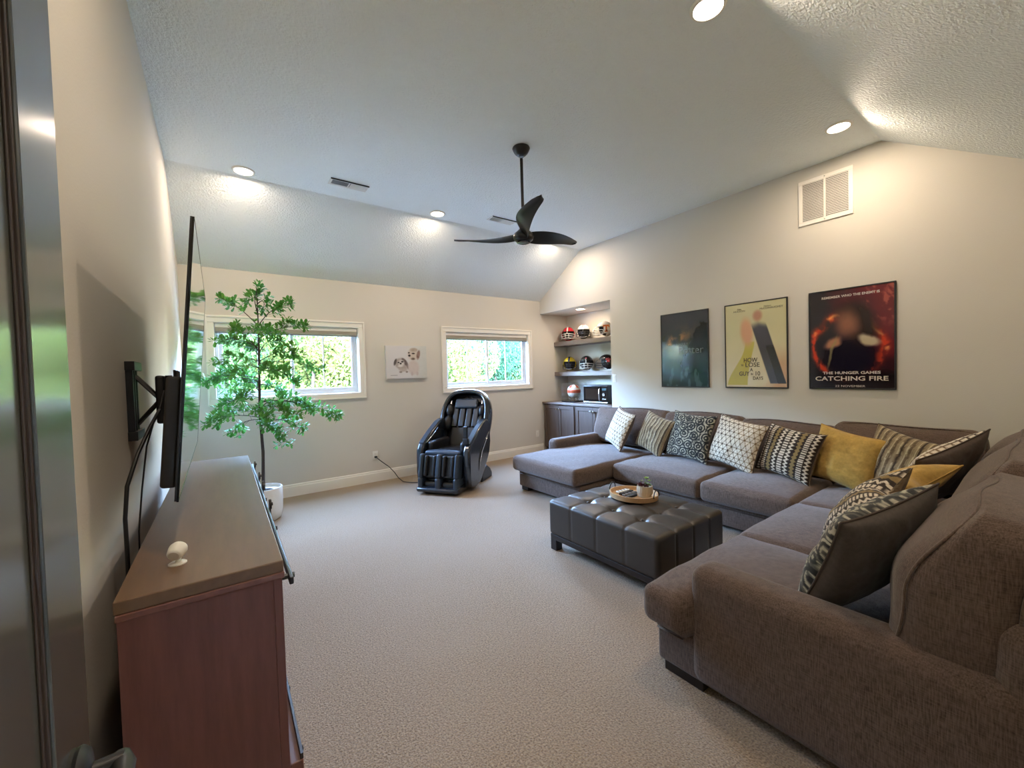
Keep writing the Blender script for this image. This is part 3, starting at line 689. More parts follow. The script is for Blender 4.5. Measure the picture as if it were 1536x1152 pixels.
# small white camera
t = thing('security_camera', 'small white round-headed camera on the near end of the console', 'camera', (-.107, 1.462, KZ), rad(-110))
make('base', MB().lathe([(.0, 0), (.021, 0), (.021, .003), (.018, .005), (.0, .006)], 24, cap=False), m_wplast, t, smooth=40)
make('stem', MB().tube([(0, 0, .004), (0, .004, .016)], .006, 10), m_wplast, t, smooth=True)
hd_ = make('head', MB().lathe([(.0, -.021), (.015, -.020), (.018, -.016), (.0215, 0), (.022, .008), (.019, .016), (.011, .021), (.0, .022)], 24, cap=False).tf(Matrix.Translation((0, 0, .036))@Matrix.Rotation(rad(-70), 4, 'Y')), m_wplast, t, smooth=60)
make('lens_ring', MB().lathe([(.0, -.001), (.013, -.001), (.013, .001), (.0, .001)], 20, cap=False).tf(Matrix.Translation((0.0195, 0, .0292))@Matrix.Rotation(rad(-70), 4, 'Y')), mat('lens_face', lin((206, 200, 192)), .3, bump=(10, .01)), hd_)

# ------------------------------------------------------------------ television on its wall arm
TVc = Vector((-.072, 2.25, 1.50)); tilt = rad(4.7)
t = thing('television', 'thin black television tilted down on a wall arm over the console', 'television', TVc, rot=(0, tilt, 0))
make('screen', MB().box(.0, .004, -.728, .728, -.412, .412), m_screen, t)
make('bezel', MB().box(-.006, -.0005, -.731, .731, -.416, .416), m_black, t, bev=.001)
mb = MB()
for q in ((-.731, .731, .412, .416), (-.731, .731, -.418, -.412)): mb.box(-.001, .0046, q[0], q[1], q[2], q[3])
for q in ((-.731, -.728), (.728, .731)): mb.box(-.001, .0046, q[0], q[1], -.412, .412)
make('frame_edge', mb, m_blackgl, t)
make('rear_housing', MB().rbox(-.046, -.006, -.66, .66, -.392, -.055, .01, 2), m_tvback, t, smooth=40)
ln = make('badge', MB().box(.0041, .0046, -.02, .02, -.4165, -.413), m_chrome, t)
tv_thing = t
t = thing('tv_wall_mount', 'black articulated metal wall arm behind the television', 'bracket', (L, 2.25, 1.36))
for yy in (-.05, .0, .05): make('wall_rail', MB().box(.0, .022, yy-.012, yy+.012, -.15, .15), m_black, t, bev=.002)
for zz in (-.14, .14): make('wall_rail', MB().box(.0, .03, -.07, .12, zz-.018, zz+.018), m_black, t, bev=.002)
for s in (-1, 1):
    make('arm', MB().tube([(.02, .02, s*.10), (.10, -.02, 0)], .013, 8, flat=.6), m_black, t)
    make('arm', MB().tube([(.10, .02, -.0), (.165, .04, s*.08)], .012, 8, flat=.6), m_black, t)
make('pivot', MB().rbox(.085, .115, -.04, .05, -.10, .10, .01), m_black, t, smooth=40)
make('pivot', MB().lathe([(.012, -.1), (.012, .1)], 12, at=(.125, .03, 0)), m_black, t, smooth=40)
make('tv_plate', MB().box(.150, .158, -.12, .14, -.12, .12), m_black, t, bev=.002)
cbl = MB().tube([(-.175, 2.0, 1.33), (-.20, 1.95, 1.27), (-.225, 1.85, 1.19), (-.245, 1.78, 1.10), (-.252, 1.77, 1.0), (-.25, 1.76, .9), (-.25, 1.75, .6), (-.255, 1.75, .35)], .006, 8)
adopt(make('power_cable', cbl, m_black, smooth=True), tv_thing)
cbl = MB().tube([(-.165, 2.06, 1.40), (-.178, 2.02, 1.33), (-.195, 2.0, 1.28), (-.215, 1.98, 1.2), (-.232, 1.97, 1.05), (-.245, 1.96, .9), (-.25, 1.95, .5)], .0028, 8)
adopt(make('signal_cable', cbl, m_black, smooth=True), tv_thing)

# ------------------------------------------------------------------ ceiling fan
t = thing('ceiling_fan', 'black three-blade ceiling fan on a long rod in the middle of the ceiling', 'fan', (2.173, 2.772, H))
FZ = -.735
make('canopy', MB().lathe([(.0, 0), (.072, 0), (.075, -.008), (.068, -.025), (.056, -.046), (.04, -.062), (.024, -.07), (.0, -.07)], 32, cap=False), m_black, t, smooth=50)
make('downrod', MB().lathe([(.0125, -.09), (.0125, FZ+.06)], 16), m_black, t, smooth=40)
make('collar', MB().lathe([(.02, -.078), (.022, -.07), (.02, -.062)], 16), m_black, t, smooth=40)
m_fan = mat('fan_black_satin', lin((17, 19, 20)), .3, spec=.5, bump=(40, .02))
make('hub', MB().lathe([(.0, .085), (.018, .085), (.024, .06), (.05, .035), (.078, .01), (.088, -.015), (.082, -.04), (.06, -.058), (.03, -.066), (.0, -.068)], 40, cap=False, at=(0, 0, FZ)), m_fan, t, smooth=60)
make('hub_ring', MB().lathe([(.055, -.058), (.06, -.064), (.05, -.068), (.04, -.068)], 40, at=(0, 0, FZ), cap=False), m_blackgl, t, smooth=50)
def blade(ang):
    N_, Mh = 26, 12; V = []
    for i in range(N_+1):
        s = i/N_; r_ = .04+s*.625
        ch = .085*(1-.12*s)+.06*math.sin(PI*min(1, s)**.8)*(1-.3*s); ch *= max(.06, math.sqrt(max(.0, 1-max(0, (s-.90)/.10)**2)))
        tw = -(rad(46)*(1-s)**1.2+rad(8)); off = -.045*math.sin(PI*s)+.05*s*s; zz = .02*math.sin(PI*s*.6)+.035*s*s
        th_ = (.018*(1-s)**1.5+.004)
        for sgn in (1, -1):
            for j in range(Mh+1):
                w_ = -1+2*j/Mh; x = w_*ch/2; cam_ = .012*(1-w_*w_); y = cam_+sgn*th_*math.sqrt(max(0, 1-w_*w_))/2
                cx_ = x*math.cos(tw)-y*math.sin(tw)+off; cz_ = x*math.sin(tw)+y*math.cos(tw)+zz
                V.append((r_, cx_, cz_))
    W = 2*(Mh+1); F = []
    for i in range(N_):
        for sgn in range(2):
            for j in range(Mh):
                a_ = i*W+sgn*(Mh+1)+j; F.append((a_, a_+1, a_+1+W, a_+W))
        for j in (0, Mh): F.append((i*W+j, i*W+Mh+1+j, (i+1)*W+Mh+1+j, (i+1)*W+j))
    for i in (0, N_):
        F.append(tuple(i*W+j for j in range(Mh+1))+tuple(i*W+Mh+1+j for j in reversed(range(Mh+1))))
    mb = MB().add(V, F).tf(Matrix.Translation((0, 0, FZ-.012))@Matrix.Rotation(ang, 4, 'Z'))
    return make('blade', mb, m_fan, t, smooth=50)
for k in range(3): blade(rad(-1+120*k))

# ------------------------------------------------------------------ recessed lights
LBL = ['round recessed ceiling light nearest the left wall', 'round recessed ceiling light between the two ceiling vents', 'round recessed ceiling light hidden behind the right fan blade',
       'round recessed ceiling light above the television side, out of frame', 'round recessed ceiling light at the top edge of the photo', 'round recessed ceiling light near the wall return grille']
def downlight(x, y, z, label, W, r=.092):
    t = thing('recessed_light', label, 'light', (x, y, z), 0, 'recessed ceiling lights')
    make('trim_ring', MB().lathe([(r*.78, -.001), (r*.8, -.012), (r*.93, -.010), (r, -.002), (r, 0), (r*.78, 0)], 36, cap=False), m_white, t, smooth=40)
    make('diffuser', MB().lathe([(.0, -.004), (r*.79, -.004), (r*.79, -.001), (.0, -.001)], 32, cap=False), m_emit, t)
    l_ = bpy.data.lights.new('lamp', 'AREA'); l_.shape = 'DISK'; l_.size = r*1.5; l_.energy = W; l_.color = WARM
    lo = bpy.data.objects.new('lamp', l_); COL.objects.link(lo); lo.location = (x, y, z-.013)
for (x, y), lb in zip(LIGHTS, LBL): downlight(x, y, H, lb, LAMP_W)
downlight(4.93, 4.81, NZ, 'round recessed light in the soffit of the shelf niche', NICHE_W)

# ------------------------------------------------------------------ ceiling vents and the wall grille
m_vdark = mat('duct_dark', lin((30, 35, 40)), .8, bump=(20, .05))
m_vwhite = mat('vent_enamel', lin((214, 212, 206)), .4, bump=(40, .02))
def ceil_vent(x, y, label):
    t = thing('ceiling_vent', label, 'vent', (x, y, H), rad(0), 'ceiling vents'); wx, wy = .18, .07
    mb = MB().box(-wx, wx, -wy, -wy+.022, -.006, 0).box(-wx, wx, wy-.022, wy, -.006, 0).box(-wx, -wx+.022, -wy+.022, wy-.022, -.006, 0).box(wx-.022, wx, -wy+.022, wy-.022, -.006, 0).box(-.006, .006, -wy+.022, wy-.022, -.006, 0)
    make('frame', mb, m_vwhite, t); make('duct', MB().box(-wx+.02, wx-.02, -wy+.02, wy-.02, -.0015, -.0005), m_vdark, t)
    make('lip', MB().box(-wx, wx, -wy-.004, -wy, -.012, 0), m_vdark, t)
    n = 14
    for s in (-1, 1):
        for i in range(n):
            xx = s*(.012+(i+.5)*(wx-.036)/n)
            sl = MB().box(-.0008, .0008, -wy+.022, wy-.022, -.006, .006).tf(Matrix.Translation((xx, 0, -.007))@Matrix.Rotation(rad(30) if s < 0 else rad(-48), 4, 'Y')); make('slat', sl, m_vwhite, t)
    make('lever', MB().box(wx-.016, wx-.010, -.006, .006, -.014, -.004), m_vwhite, t)
ceil_vent(1.137, 4.235, 'white slotted ceiling vent left of the middle ceiling light')
ceil_vent(2.965, 4.215, 'white slotted ceiling vent behind the fan')
gy0, gy1, gz0, gz1 = 1.1767, 1.6035, 2.786, 3.218
t = thing('return_grille', 'white louvred air return grille high on the poster wall', 'vent', (R, (gy0+gy1)/2, (gz0+gz1)/2))
hy, hz = (gy1-gy0)/2, (gz1-gz0)/2
fr = make('frame', MB().box(-.012, 0, -hy, hy, hz-.035, hz).box(-.012, 0, -hy, hy, -hz, -hz+.035).box(-.012, 0, -hy, -hy+.035, -hz+.035, hz-.035).box(-.012, 0, hy-.035, hy, -hz+.035, hz-.035), m_white, t, bev=.003)
make('mullion', MB().box(-.012, 0, -.008, .008, -hz+.035, hz-.035), m_white, t)
make('backing', MB().box(-.002, -.0005, -hy+.03, hy-.03, -hz+.03, hz-.03), m_vdark, t)
for s in (-1, 1):
    for i in range(24):
        zz = -hz+.04+i*(2*hz-.08)/23
        make('louvre', MB().box(-.0008, .0008, s*.008, s*(hy-.035), -.0085, .0085).tf(Matrix.Translation((-.007, 0, zz))@Matrix.Rotation(rad(38), 4, 'Y')), m_vwhite, t)
for zz in (hz-.016, -hz+.016): make('screw', MB().tube([(-.011, 0, zz), (-.0135, 0, zz)], .005, 8), m_chrome, t)

# ------------------------------------------------------------------ built-in niche: cabinets, worktop, shelves
ym = (NY+D)/2
def cabinet(y0, y1, label):
    t = thing('base_cabinet', label, 'cabinet', (R+.03, (y0+y1)/2, 0), 0, 'built-in cabinets in the niche'); hw = (y1-y0)/2
    make('carcass', MB().box(.022, NX-R-.035, -hw, hw, .09, .865), m_greywood, t)
    make('toe_kick', MB().box(.06, NX-R-.04, -hw, hw, 0, .09), m_darkwood, t)
    make('face_frame', MB().box(.0, .021, -hw, -hw+.03, .09, .865).box(0, .021, hw-.03, hw, .09, .865).box(0, .021, -hw+.03, hw-.03, .835, .865).box(0, .021, -hw+.03, hw-.03, .09, .12), m_greywood, t, bev=.002)
    for s in (-1, 1):
        ya, yb = sorted((s*.003, s*(hw-.022))); z0, z1 = .105, .845; st_ = .055
        d_ = make('door', MB().box(-.020, -.001, ya, ya+st_, z0, z1).box(-.020, -.001, yb-st_, yb, z0, z1).box(-.020, -.001, ya+st_, yb-st_, z1-st_, z1).box(-.020, -.001, ya+st_, yb-st_, z0, z0+st_), m_greywood, t, bev=.002)
        make('door_panel', MB().box(-.010, -.001, ya+st_, yb-st_, z0+st_, z1-st_), m_greywood, d_)
        make('knob', MB().box(-.034, -.020, s*.03-.004, s*.03+.004, z1-.062, z1-.05).rbox(-.045, -.033, s*.03-.014, s*.03+.014, z1-.07, z1-.042, .003), m_chrome, d_)
cabinet(ym+.002, D-.012, 'left grey shaker base cabinet in the niche below the ball case')
cabinet(NY+.012, ym-.002, 'right grey shaker base cabinet in the niche below the microwave')
CT = .90
tag(make('worktop', MB().box(R-.005, NX-.003, NY+.003, D-.003, .867, CT), m_shelf, bev=.004), 'grey wooden worktop across both niche cabinets', 'worktop')
for z, lb in ((1.965, 'upper thick grey floating shelf carrying the red and white helmets'), (1.425, 'lower thick grey floating shelf carrying the yellow and black helmets')):
    o = make('floating_shelf', MB().box(R+.31, NX-.002, NY+.002, D-.002, z-.075, z), m_shelf, bev=.004); tag(o, lb, 'shelf', 'floating shelves in the niche')

# helmets
def arcpts(rx, rz, a0, a1, n, y=0): return [(rx*math.cos(q), y, rz*math.sin(q)) for q in np.linspace(a0, a1, n)]
def helmet(x, y, z, rz, shell, stripe, maskc, label, decal=None, sc=1.12):
    """front of the helmet is local -Y"""
    t = thing('football_helmet', label, 'helmet', (x, y, z), rz, 'football helmets on the niche shelves')
    ms = mat('helmet_shell', lin(shell), .15, coat=.8, bump=(3, .01)); mm = mat('face_mask', lin(maskc), .35, bump=(20, .02)); md = mat('helmet_padding', lin((26, 24, 26)), .8, bump=(60, .2))
    rx, ry, rzz = .105*sc, .125*sc, .115*sc; cz_ = .125*sc
    n, m = 48, 30; V = []; F = []; idx = {}
    def keep(p):
        x_, y_, z_ = p; yy = y_/ry; zz = z_/rzz
        if zz < -.92: return False
        if yy < -.25 and zz < .28 and zz > -.99 and abs(x_/rx) < .97: return False
        if zz < -.55 and yy < .05: return False
        return True
    P = np.zeros((m+1, n, 3))
    for i in range(m+1):
        th_ = PI*i/m
        for j in range(n):
            an = 2*PI*j/n; p = Vector((math.sin(th_)*math.cos(an)*rx, math.sin(th_)*math.sin(an)*ry, math.cos(th_)*rzz))
            if p.z < 0: p.x *= 1-.12*(p.z/rzz)**2; p.y = p.y*(1-.1*(p.z/rzz)**2)
            P[i, j] = p
    V = [tuple(q+np.array((0, 0, cz_))) for q in P.reshape(-1, 3)]
    for i in range(m):
        for j in range(n):
            j2 = (j+1) % n; cpt = (P[i, j]+P[i+1, j]+P[i+1, j2]+P[i, j2])/4
            if keep(cpt): F.append((i*n+j, (i+1)*n+j, (i+1)*n+j2, i*n+j2))
    sh_ = make('shell', MB().add(V, F), ms, t, smooth=True); sd_ = sh_.modifiers.new('thick', 'SOLIDIFY'); sd_.thickness = .008; sd_.offset = -1
    make('padding', MB().ell((0, .018*sc, cz_+.004), rx*.86, ry*.80, rzz*.86, 24, 14), md, t, smooth=True)
    if stripe:
        for off_ in stripe[1]:
            mb = MB(); pth = [(off_, -ry*1.012*math.cos(q), cz_+rzz*1.012*math.sin(q)) for q in np.linspace(rad(20), rad(165), 24)]
            mb2 = []; V2 = []; F2 = []; wst = stripe[2]
            for k_, p in enumerate(pth):
                nrm = Vector((0, (p[1])/ry**2, (p[2]-cz_)/rzz**2)).normalized()*.002
                V2 += [(off_-wst, p[1]+nrm.y, p[2]+nrm.z-.001), (off_+wst, p[1]+nrm.y, p[2]+nrm.z-.001)]
                if k_: F2.append((2*k_-2, 2*k_-1, 2*k_+1, 2*k_))
            make('stripe', MB().add(V2, F2), mat('helmet_stripe', lin(stripe[0]), .2, bump=(5, .01)), t, smooth=True)
    mb = MB()
    for zz, fw_ in ((-.005, 1.28), (-.038, 1.36), (-.072, 1.30)):
        mb.tube([(rx*1.02*math.sin(q), -ry*.35-ry*(fw_-.35)*math.cos(q)*1.0, cz_+zz*sc-.012*abs(math.sin(q))) for q in np.linspace(rad(-88), rad(88), 18)], .0042*sc, 8)
    for xx in (-.028, .028): mb.tube([(xx*sc, -ry*1.27, cz_-.003*sc), (xx*sc, -ry*1.34, cz_-.036*sc), (xx*sc*.9, -ry*1.28, cz_-.074*sc)], .0042*sc, 8)
    for s in (-1, 1): mb.tube([(s*rx*1.0, -ry*.36, cz_-.012*sc), (s*rx*1.02, -ry*.30, cz_-.045*sc), (s*rx*.98, -ry*.36, cz_-.08*sc)], .0042*sc, 8)
    mb.tube([(0, -ry*1.0, cz_+.038*sc), (0, -ry*1.2, cz_+.015*sc), (0, -ry*1.29, cz_-.006*sc)], .0042*sc, 8)
    make('face_mask', mb, mm, t, smooth=True)
    for s in (-1, 1): make('ear_hole', MB().tube([(s*rx*.985, .012, cz_-.028), (s*rx*1.015, .012, cz_-.028)], .011, 14), md, t)
    make('chin_strap', MB().tube([(-rx*.9, -ry*.3, cz_-.07), (-.03, -ry*.95, cz_-.098), (.03, -ry*.95, cz_-.098), (rx*.9, -ry*.3, cz_-.07)], .006, 6, flat=.6), m_white if sum(shell) > 200 else mm, t, smooth=True)
    if decal: decal(t, rx, ry, rzz, cz_)
    return t
def side_pts(rx, ry, rzz, cz_, pts, s, d=1.03):
    out = []
    for (y_, z_) in pts:
        q = max(.0, 1-(y_/ry)**2-(z_/rzz)**2); out.append((s*rx*math.sqrt(q)*d, y_, cz_+z_))
    return out
def decal_T(t, rx, ry, rzz, cz_):
    m_ = mat('orange_decal', lin((214, 112, 40)), .3, bump=(5, .01))
    for s in (-1, 1):
        def quad(y0, y1, z0, z1):
            n_ = 5; V = []; F = []
            for i in range(n_+1):
                for j in range(n_+1): V += side_pts(rx, ry, rzz, cz_, [(y0+(y1-y0)*i/n_, z0+(z1-z0)*j/n_)], s)
            for i in range(n_):
                for j in range(n_): F.append((i*(n_+1)+j, (i+1)*(n_+1)+j, (i+1)*(n_+1)+j+1, i*(n_+1)+j+1))
            return V, F
        mb = MB()
        for q in ((-.045, .055, .035, .062), (-.008, .018, -.04, .04), (-.02, .03, -.052, -.036), (-.047, -.03, .02, .04), (.04, .057, .02, .04)): mb.add(*quad(*q))
        make('letter', mb, m_, t, smooth=True)
def decal_paw(t, rx, ry, rzz, cz_):
    m_ = mat('pink_red_decal', lin((206, 84, 96)), .3, bump=(5, .01))
    for s in (-1, 1):
        mb = MB()
        for (yc, zc, r_) in ((.0, .02, .024), (-.03, .042, .010), (-.014, .055, .010), (.01, .057, .010), (.03, .044, .010), (-.012, .008, .012), (.014, .008, .012)):
            ring = side_pts(rx, ry, rzz, cz_, [(yc, zc)]+[(yc+r_*math.cos(q), zc+r_*.85*math.sin(q)) for q in np.linspace(0, 2*PI, 13)[:-1]], s)
            mb.add(ring, [(0, i+1, (i+1) % 12+1) for i in range(12)])
        make('paw_mark', mb, m_, t, smooth=True)
def decal_G(t, rx, ry, rzz, cz_):
    m_ = mat('small_front_decal', lin((190, 60, 60)), .3, bump=(5, .01))
    make('front_mark', MB().ell((0, -ry*.80, cz_+rzz*.62), .014, .008, .010, 12, 8), m_, t, smooth=True)
Z1, Z2 = 1.966, 1.426
helmet(5.19, 5.38, Z1, rad(-52), (190, 34, 44), ((232, 226, 216), (0,), .012), (230, 226, 218), 'red helmet with white face mask, leftmost on the upper shelf')
helmet(5.19, 5.00, Z1, rad(-50), (232, 226, 214), ((190, 40, 48), (-.012, .012), .006), (30, 30, 32), 'white helmet with red centre stripes and black mask on the upper shelf')
helmet(5.19, 4.53, Z1, rad(-128), (236, 230, 218), ((216, 116, 44), (0,), .010), (226, 222, 214), 'white helmet with an orange letter on its side, right on the upper shelf', decal_T)
helmet(5.19, 5.36, Z2, rad(-52), (206, 180, 40), ((34, 44, 70), (0,), .016), (24, 26, 34), 'yellow helmet with dark centre stripe and dark mask, leftmost on the lower shelf')
helmet(5.19, 4.95, Z2, rad(-50), (34, 34, 36), None, (196, 194, 186), 'black helmet with a pale face mask in the middle of the lower shelf', decal_G)
helmet(5.19, 4.50, Z2, rad(-128), (24, 24, 28), None, (30, 30, 32), 'black helmet with a pink paw mark, right on the lower shelf', decal_paw)

# ball in its case
t = thing('display_case', 'clear display case on a black base beside the microwave', 'case', (5.02, 5.10, CT+.001))
cw = .155
make('case_base', MB().rbox(-cw, cw, -cw, cw, 0, .02, .004), m_blackgl, t)
mb = MB()
for q in ((-cw, -cw+.004, -cw, cw), (cw-.004, cw, -cw, cw), (-cw+.004, cw-.004, -cw, -cw+.004), (-cw+.004, cw-.004, cw-.004, cw)): mb.box(q[0], q[1], q[2], q[3], .021, .33)
make('case_walls', mb.box(-cw, cw, -cw, cw, .331, .335), m_acryl, t)
mb = MB()
for k_ in range(4): an = PI/4+k_*PI/2; mb.tube([(.07*math.cos(an), .07*math.sin(an), .02), (.05*math.cos(an), .05*math.sin(an), .055), (.085*math.cos(an), .085*math.sin(an), .085)], .004, 6)
make('ball_stand', mb, m_black, t)
t = thing('basketball', 'orange and white ball inside the clear display case', 'ball', (5.02, 5.10, CT+.185))
N1, N2 = 48, 32; V = []; F = []; Cc = []
for i in range(N2+1):
    th_ = PI*i/N2
    for j in range(N1):
        an = 2*PI*j/N1; d = Vector((math.sin(th_)*math.cos(an), math.sin(th_)*math.sin(an), math.cos(th_))); V.append(tuple(d*.115))
        band = (abs(d.z-.0) < .28) or (d.z > .55 and abs(math.sin(an*2)) < .6); Cc.append(lin((208, 84, 40)) if band else lin((232, 226, 216)))
for i in range(N2):
    for j in range(N1): j2 = (j+1) % N1; F.append((i*N1+j, (i+1)*N1+j, (i+1)*N1+j2, i*N1+j2))
make('ball_cover', MB().add(V, F), mat('ball_leather', (1, 1, 1), .5, attr=True, bump=(120, .2), bumpd=.001), t, smooth=True, colors=np.array(Cc), fixn=False)
mb = MB()
for rot_ in (Matrix.Identity(4), Matrix.Rotation(PI/2, 4, 'X'), Matrix.Rotation(PI/2, 4, 'Y')):
    mb.tube([tuple((rot_@Vector((.1155*math.cos(q), .1155*math.sin(q), 0)))) for q in np.linspace(0, 2*PI, 40)[:-1]], .0016, 5, closed=True)
make('ball_seams', mb, m_black, t)

# microwave
t = thing('microwave', 'black and silver microwave oven on the niche worktop', 'microwave', (5.08, 4.50, CT+.001), rad(0))
my, mz, mx = .255, .29, .18
make('housing', MB().rbox(-mx+.012, mx, -my, my, .012, mz, .006), m_tvback, t, smooth=40)
make('door', MB().box(-mx-.006, -mx+.011, -my+.13, my-.004, .03, mz-.006), m_blackgl, t, bev=.004)
make('door_window', MB().box(-mx-.008, -mx-.005, -my+.185, my-.05, .07, mz-.05), m_screen, t)
make('handle', MB().tube([(-mx-.006, -my+.145, .05), (-mx-.03, -my+.148, .07), (-mx-.034, -my+.150, mz/2), (-mx-.03, -my+.148, mz-.06), (-mx-.006, -my+.145, mz-.04)], .009, 10), m_chrome, t, smooth=True)
make('control_panel', MB().box(-mx-.006, -mx+.011, -my+.004, -my+.126, .03, mz-.006), m_blackgl, t, bev=.003)
make('display', MB().box(-mx-.0075, -mx-.0055, -my+.025, -my+.105, mz-.075, mz-.04), mat('dim_display', lin((60, 90, 96)), .2, bump=(10, .01)), t)
make('dial', MB().tube([(-mx-.006, -my+.065, .15), (-mx-.024, -my+.065, .15)], .024, 24), m_chrome, t, smooth=40)
for i in range(3): make('panel_button', MB().rbox(-mx-.010, -mx-.005, -my+.03+i*.027, -my+.05+i*.027, .07, .085, .002, 1), m_chrome, t)
make('bottom_trim', MB().box(-mx-.006, -mx+.011, -my+.002, my-.002, .012, .029), m_chrome, t, bev=.002)
for sy in (-1, 1):
    for sx in (-1, 1): make('foot', MB().tube([(sx*.14, sy*.2, 0), (sx*.14, sy*.2, .014)], .014, 12), m_black, t)

# ------------------------------------------------------------------ outlets, switch
def plate(name, label, cat, loc, rz, kind='outlet'):
    t = thing(name, label, cat, loc, rz)      # local -Y faces the room
    make('cover_plate', MB().rbox(-.036, .036, -.006, 0, -.058, .058, .003), m_wplast, t, smooth=40)
    if kind == 'outlet':
        for s in (-1, 1):
            so_ = make('socket', MB().rbox(-.017, .017, -.0085, -.005, s*.021-.0145, s*.021+.0145, .003), m_white, t, smooth=40)
            make('slot', MB().box(-.008, -.006, -.0088, -.0084, s*.021-.003, s*.021+.006).box(.006, .008, -.0088, -.0084, s*.021-.003, s*.021+.006), m_black, so_)
    else:
        make('rocker', MB().box(-.017, .017, -.010, -.005, -.034, .034), m_white, t, bev=.002)
    make('screw', MB().tube([(0, -.006, 0), (0, -.0075, 0)], .003, 8), m_chrome, t)
plate('wall_outlet', 'white wall outlet with the black plug, left of the massage chair', 'outlet', (1.717, D, .36), 0)
plate('wall_outlet', 'white wall outlet right of the massage chair near the niche', 'outlet', (4.583, D, .34), 0)
plate('light_switch', 'white light switch beside the shelf niche', 'switch', (R, 3.95, 1.31), rad(-90), 'switch')
# ------------------------------------------------------------------ text
def text(s, parent, mat_, size, loc, wide=None, cond=1., align='CENTER', thick=.0006, name='lettering', bold=0):
    """flat lettering on the local -Y face, centred at loc (x, y, z); wide = total width"""
    cu = bpy.data.curves.new('t', 'FONT'); cu.body = s; cu.size = size; cu.align_x = align; cu.extrude = thick; cu.offset = bold; cu.resolution_u = 3
    ob = bpy.data.objects.new('t', cu); COL.objects.link(ob)
    dg = bpy.context.evaluated_depsgraph_get(); me = bpy.data.meshes.new_from_object(ob.evaluated_get(dg)); bpy.data.objects.remove(ob)
    A = np.zeros(len(me.vertices)*3); me.vertices.foreach_get('co', A); A = A.reshape(-1, 3)
    w_ = A[:, 0].max()-A[:, 0].min() if len(A) else 1
    sx = wide/w_ if wide else cond
    B = np.stack([A[:, 0]*sx+loc[0], -A[:, 2]+loc[1], A[:, 1]+loc[2]], -1)
    me.vertices.foreach_set('co', B.ravel()); me.materials.clear(); me.materials.append(mat_); me.update()
    o = bpy.data.objects.new(name, me); COL.objects.link(o); o.parent = parent; return o
def frame_print(name, label, cat, loc, rz, W, Hh, paint, fr=.012, depth=.022, matp=None, framed=True, group=None, nx=140):
    t = thing(name, label, cat, loc, rz, group)
    ny = int(nx*Hh/W); U, Vv = np.meshgrid(np.linspace(0, 1, nx), np.linspace(0, 1, ny), indexing='ij')
    Cc = linA(paint(U, Vv)).reshape(-1, 3); m0 = fr*.8 if framed else 0
    P = np.stack([(-W/2+m0+U*(W-2*m0)), np.full_like(U, -depth+.004 if framed else -depth-.0005), (-Hh/2+m0+Vv*(Hh-2*m0))], -1).reshape(-1, 3)
    idx = np.arange(nx*ny).reshape(nx, ny); q = np.stack([idx[:-1, :-1], idx[1:, :-1], idx[1:, 1:], idx[:-1, 1:]], -1).reshape(-1, 4)
    if framed:
        mb = MB().box(-W/2, W/2, -depth, -.001, Hh/2-fr, Hh/2).box(-W/2, W/2, -depth, -.001, -Hh/2, -Hh/2+fr).box(-W/2, -W/2+fr, -depth, -.001, -Hh/2+fr, Hh/2-fr).box(W/2-fr, W/2, -depth, -.001, -Hh/2+fr, Hh/2-fr)
        make('frame', mb, m_black, t, bev=.002)
        make('backing_board', MB().box(-W/2+fr*.5, W/2-fr*.5, -depth+.008, -.002, -Hh/2+fr*.5, Hh/2-fr*.5), m_black, t)
    else:
        make('stretched_edge', MB().box(-W/2, W/2, -depth, -.001, -Hh/2, Hh/2), m_canvas_edge, t, bev=.002)
    o = make('print', MB().add(P, [tuple(r_) for r_ in q]), matp or m_print, t, smooth=True, colors=Cc, fixn=False)
    return t, -depth+.004
def blob(C, u, v, cx_, cy_, rx, ry, col, rot_=0, soft=.15, a_=1.):
    x = (u-cx_)*math.cos(rot_)+(v-cy_)*math.sin(rot_); y = -(u-cx_)*math.sin(rot_)+(v-cy_)*math.cos(rot_)
    d = np.sqrt((x/rx)**2+(y/ry)**2); return lerpc(C, C*0+np.array(col, float), (1-sm(1-soft, 1+soft, d))*a_)
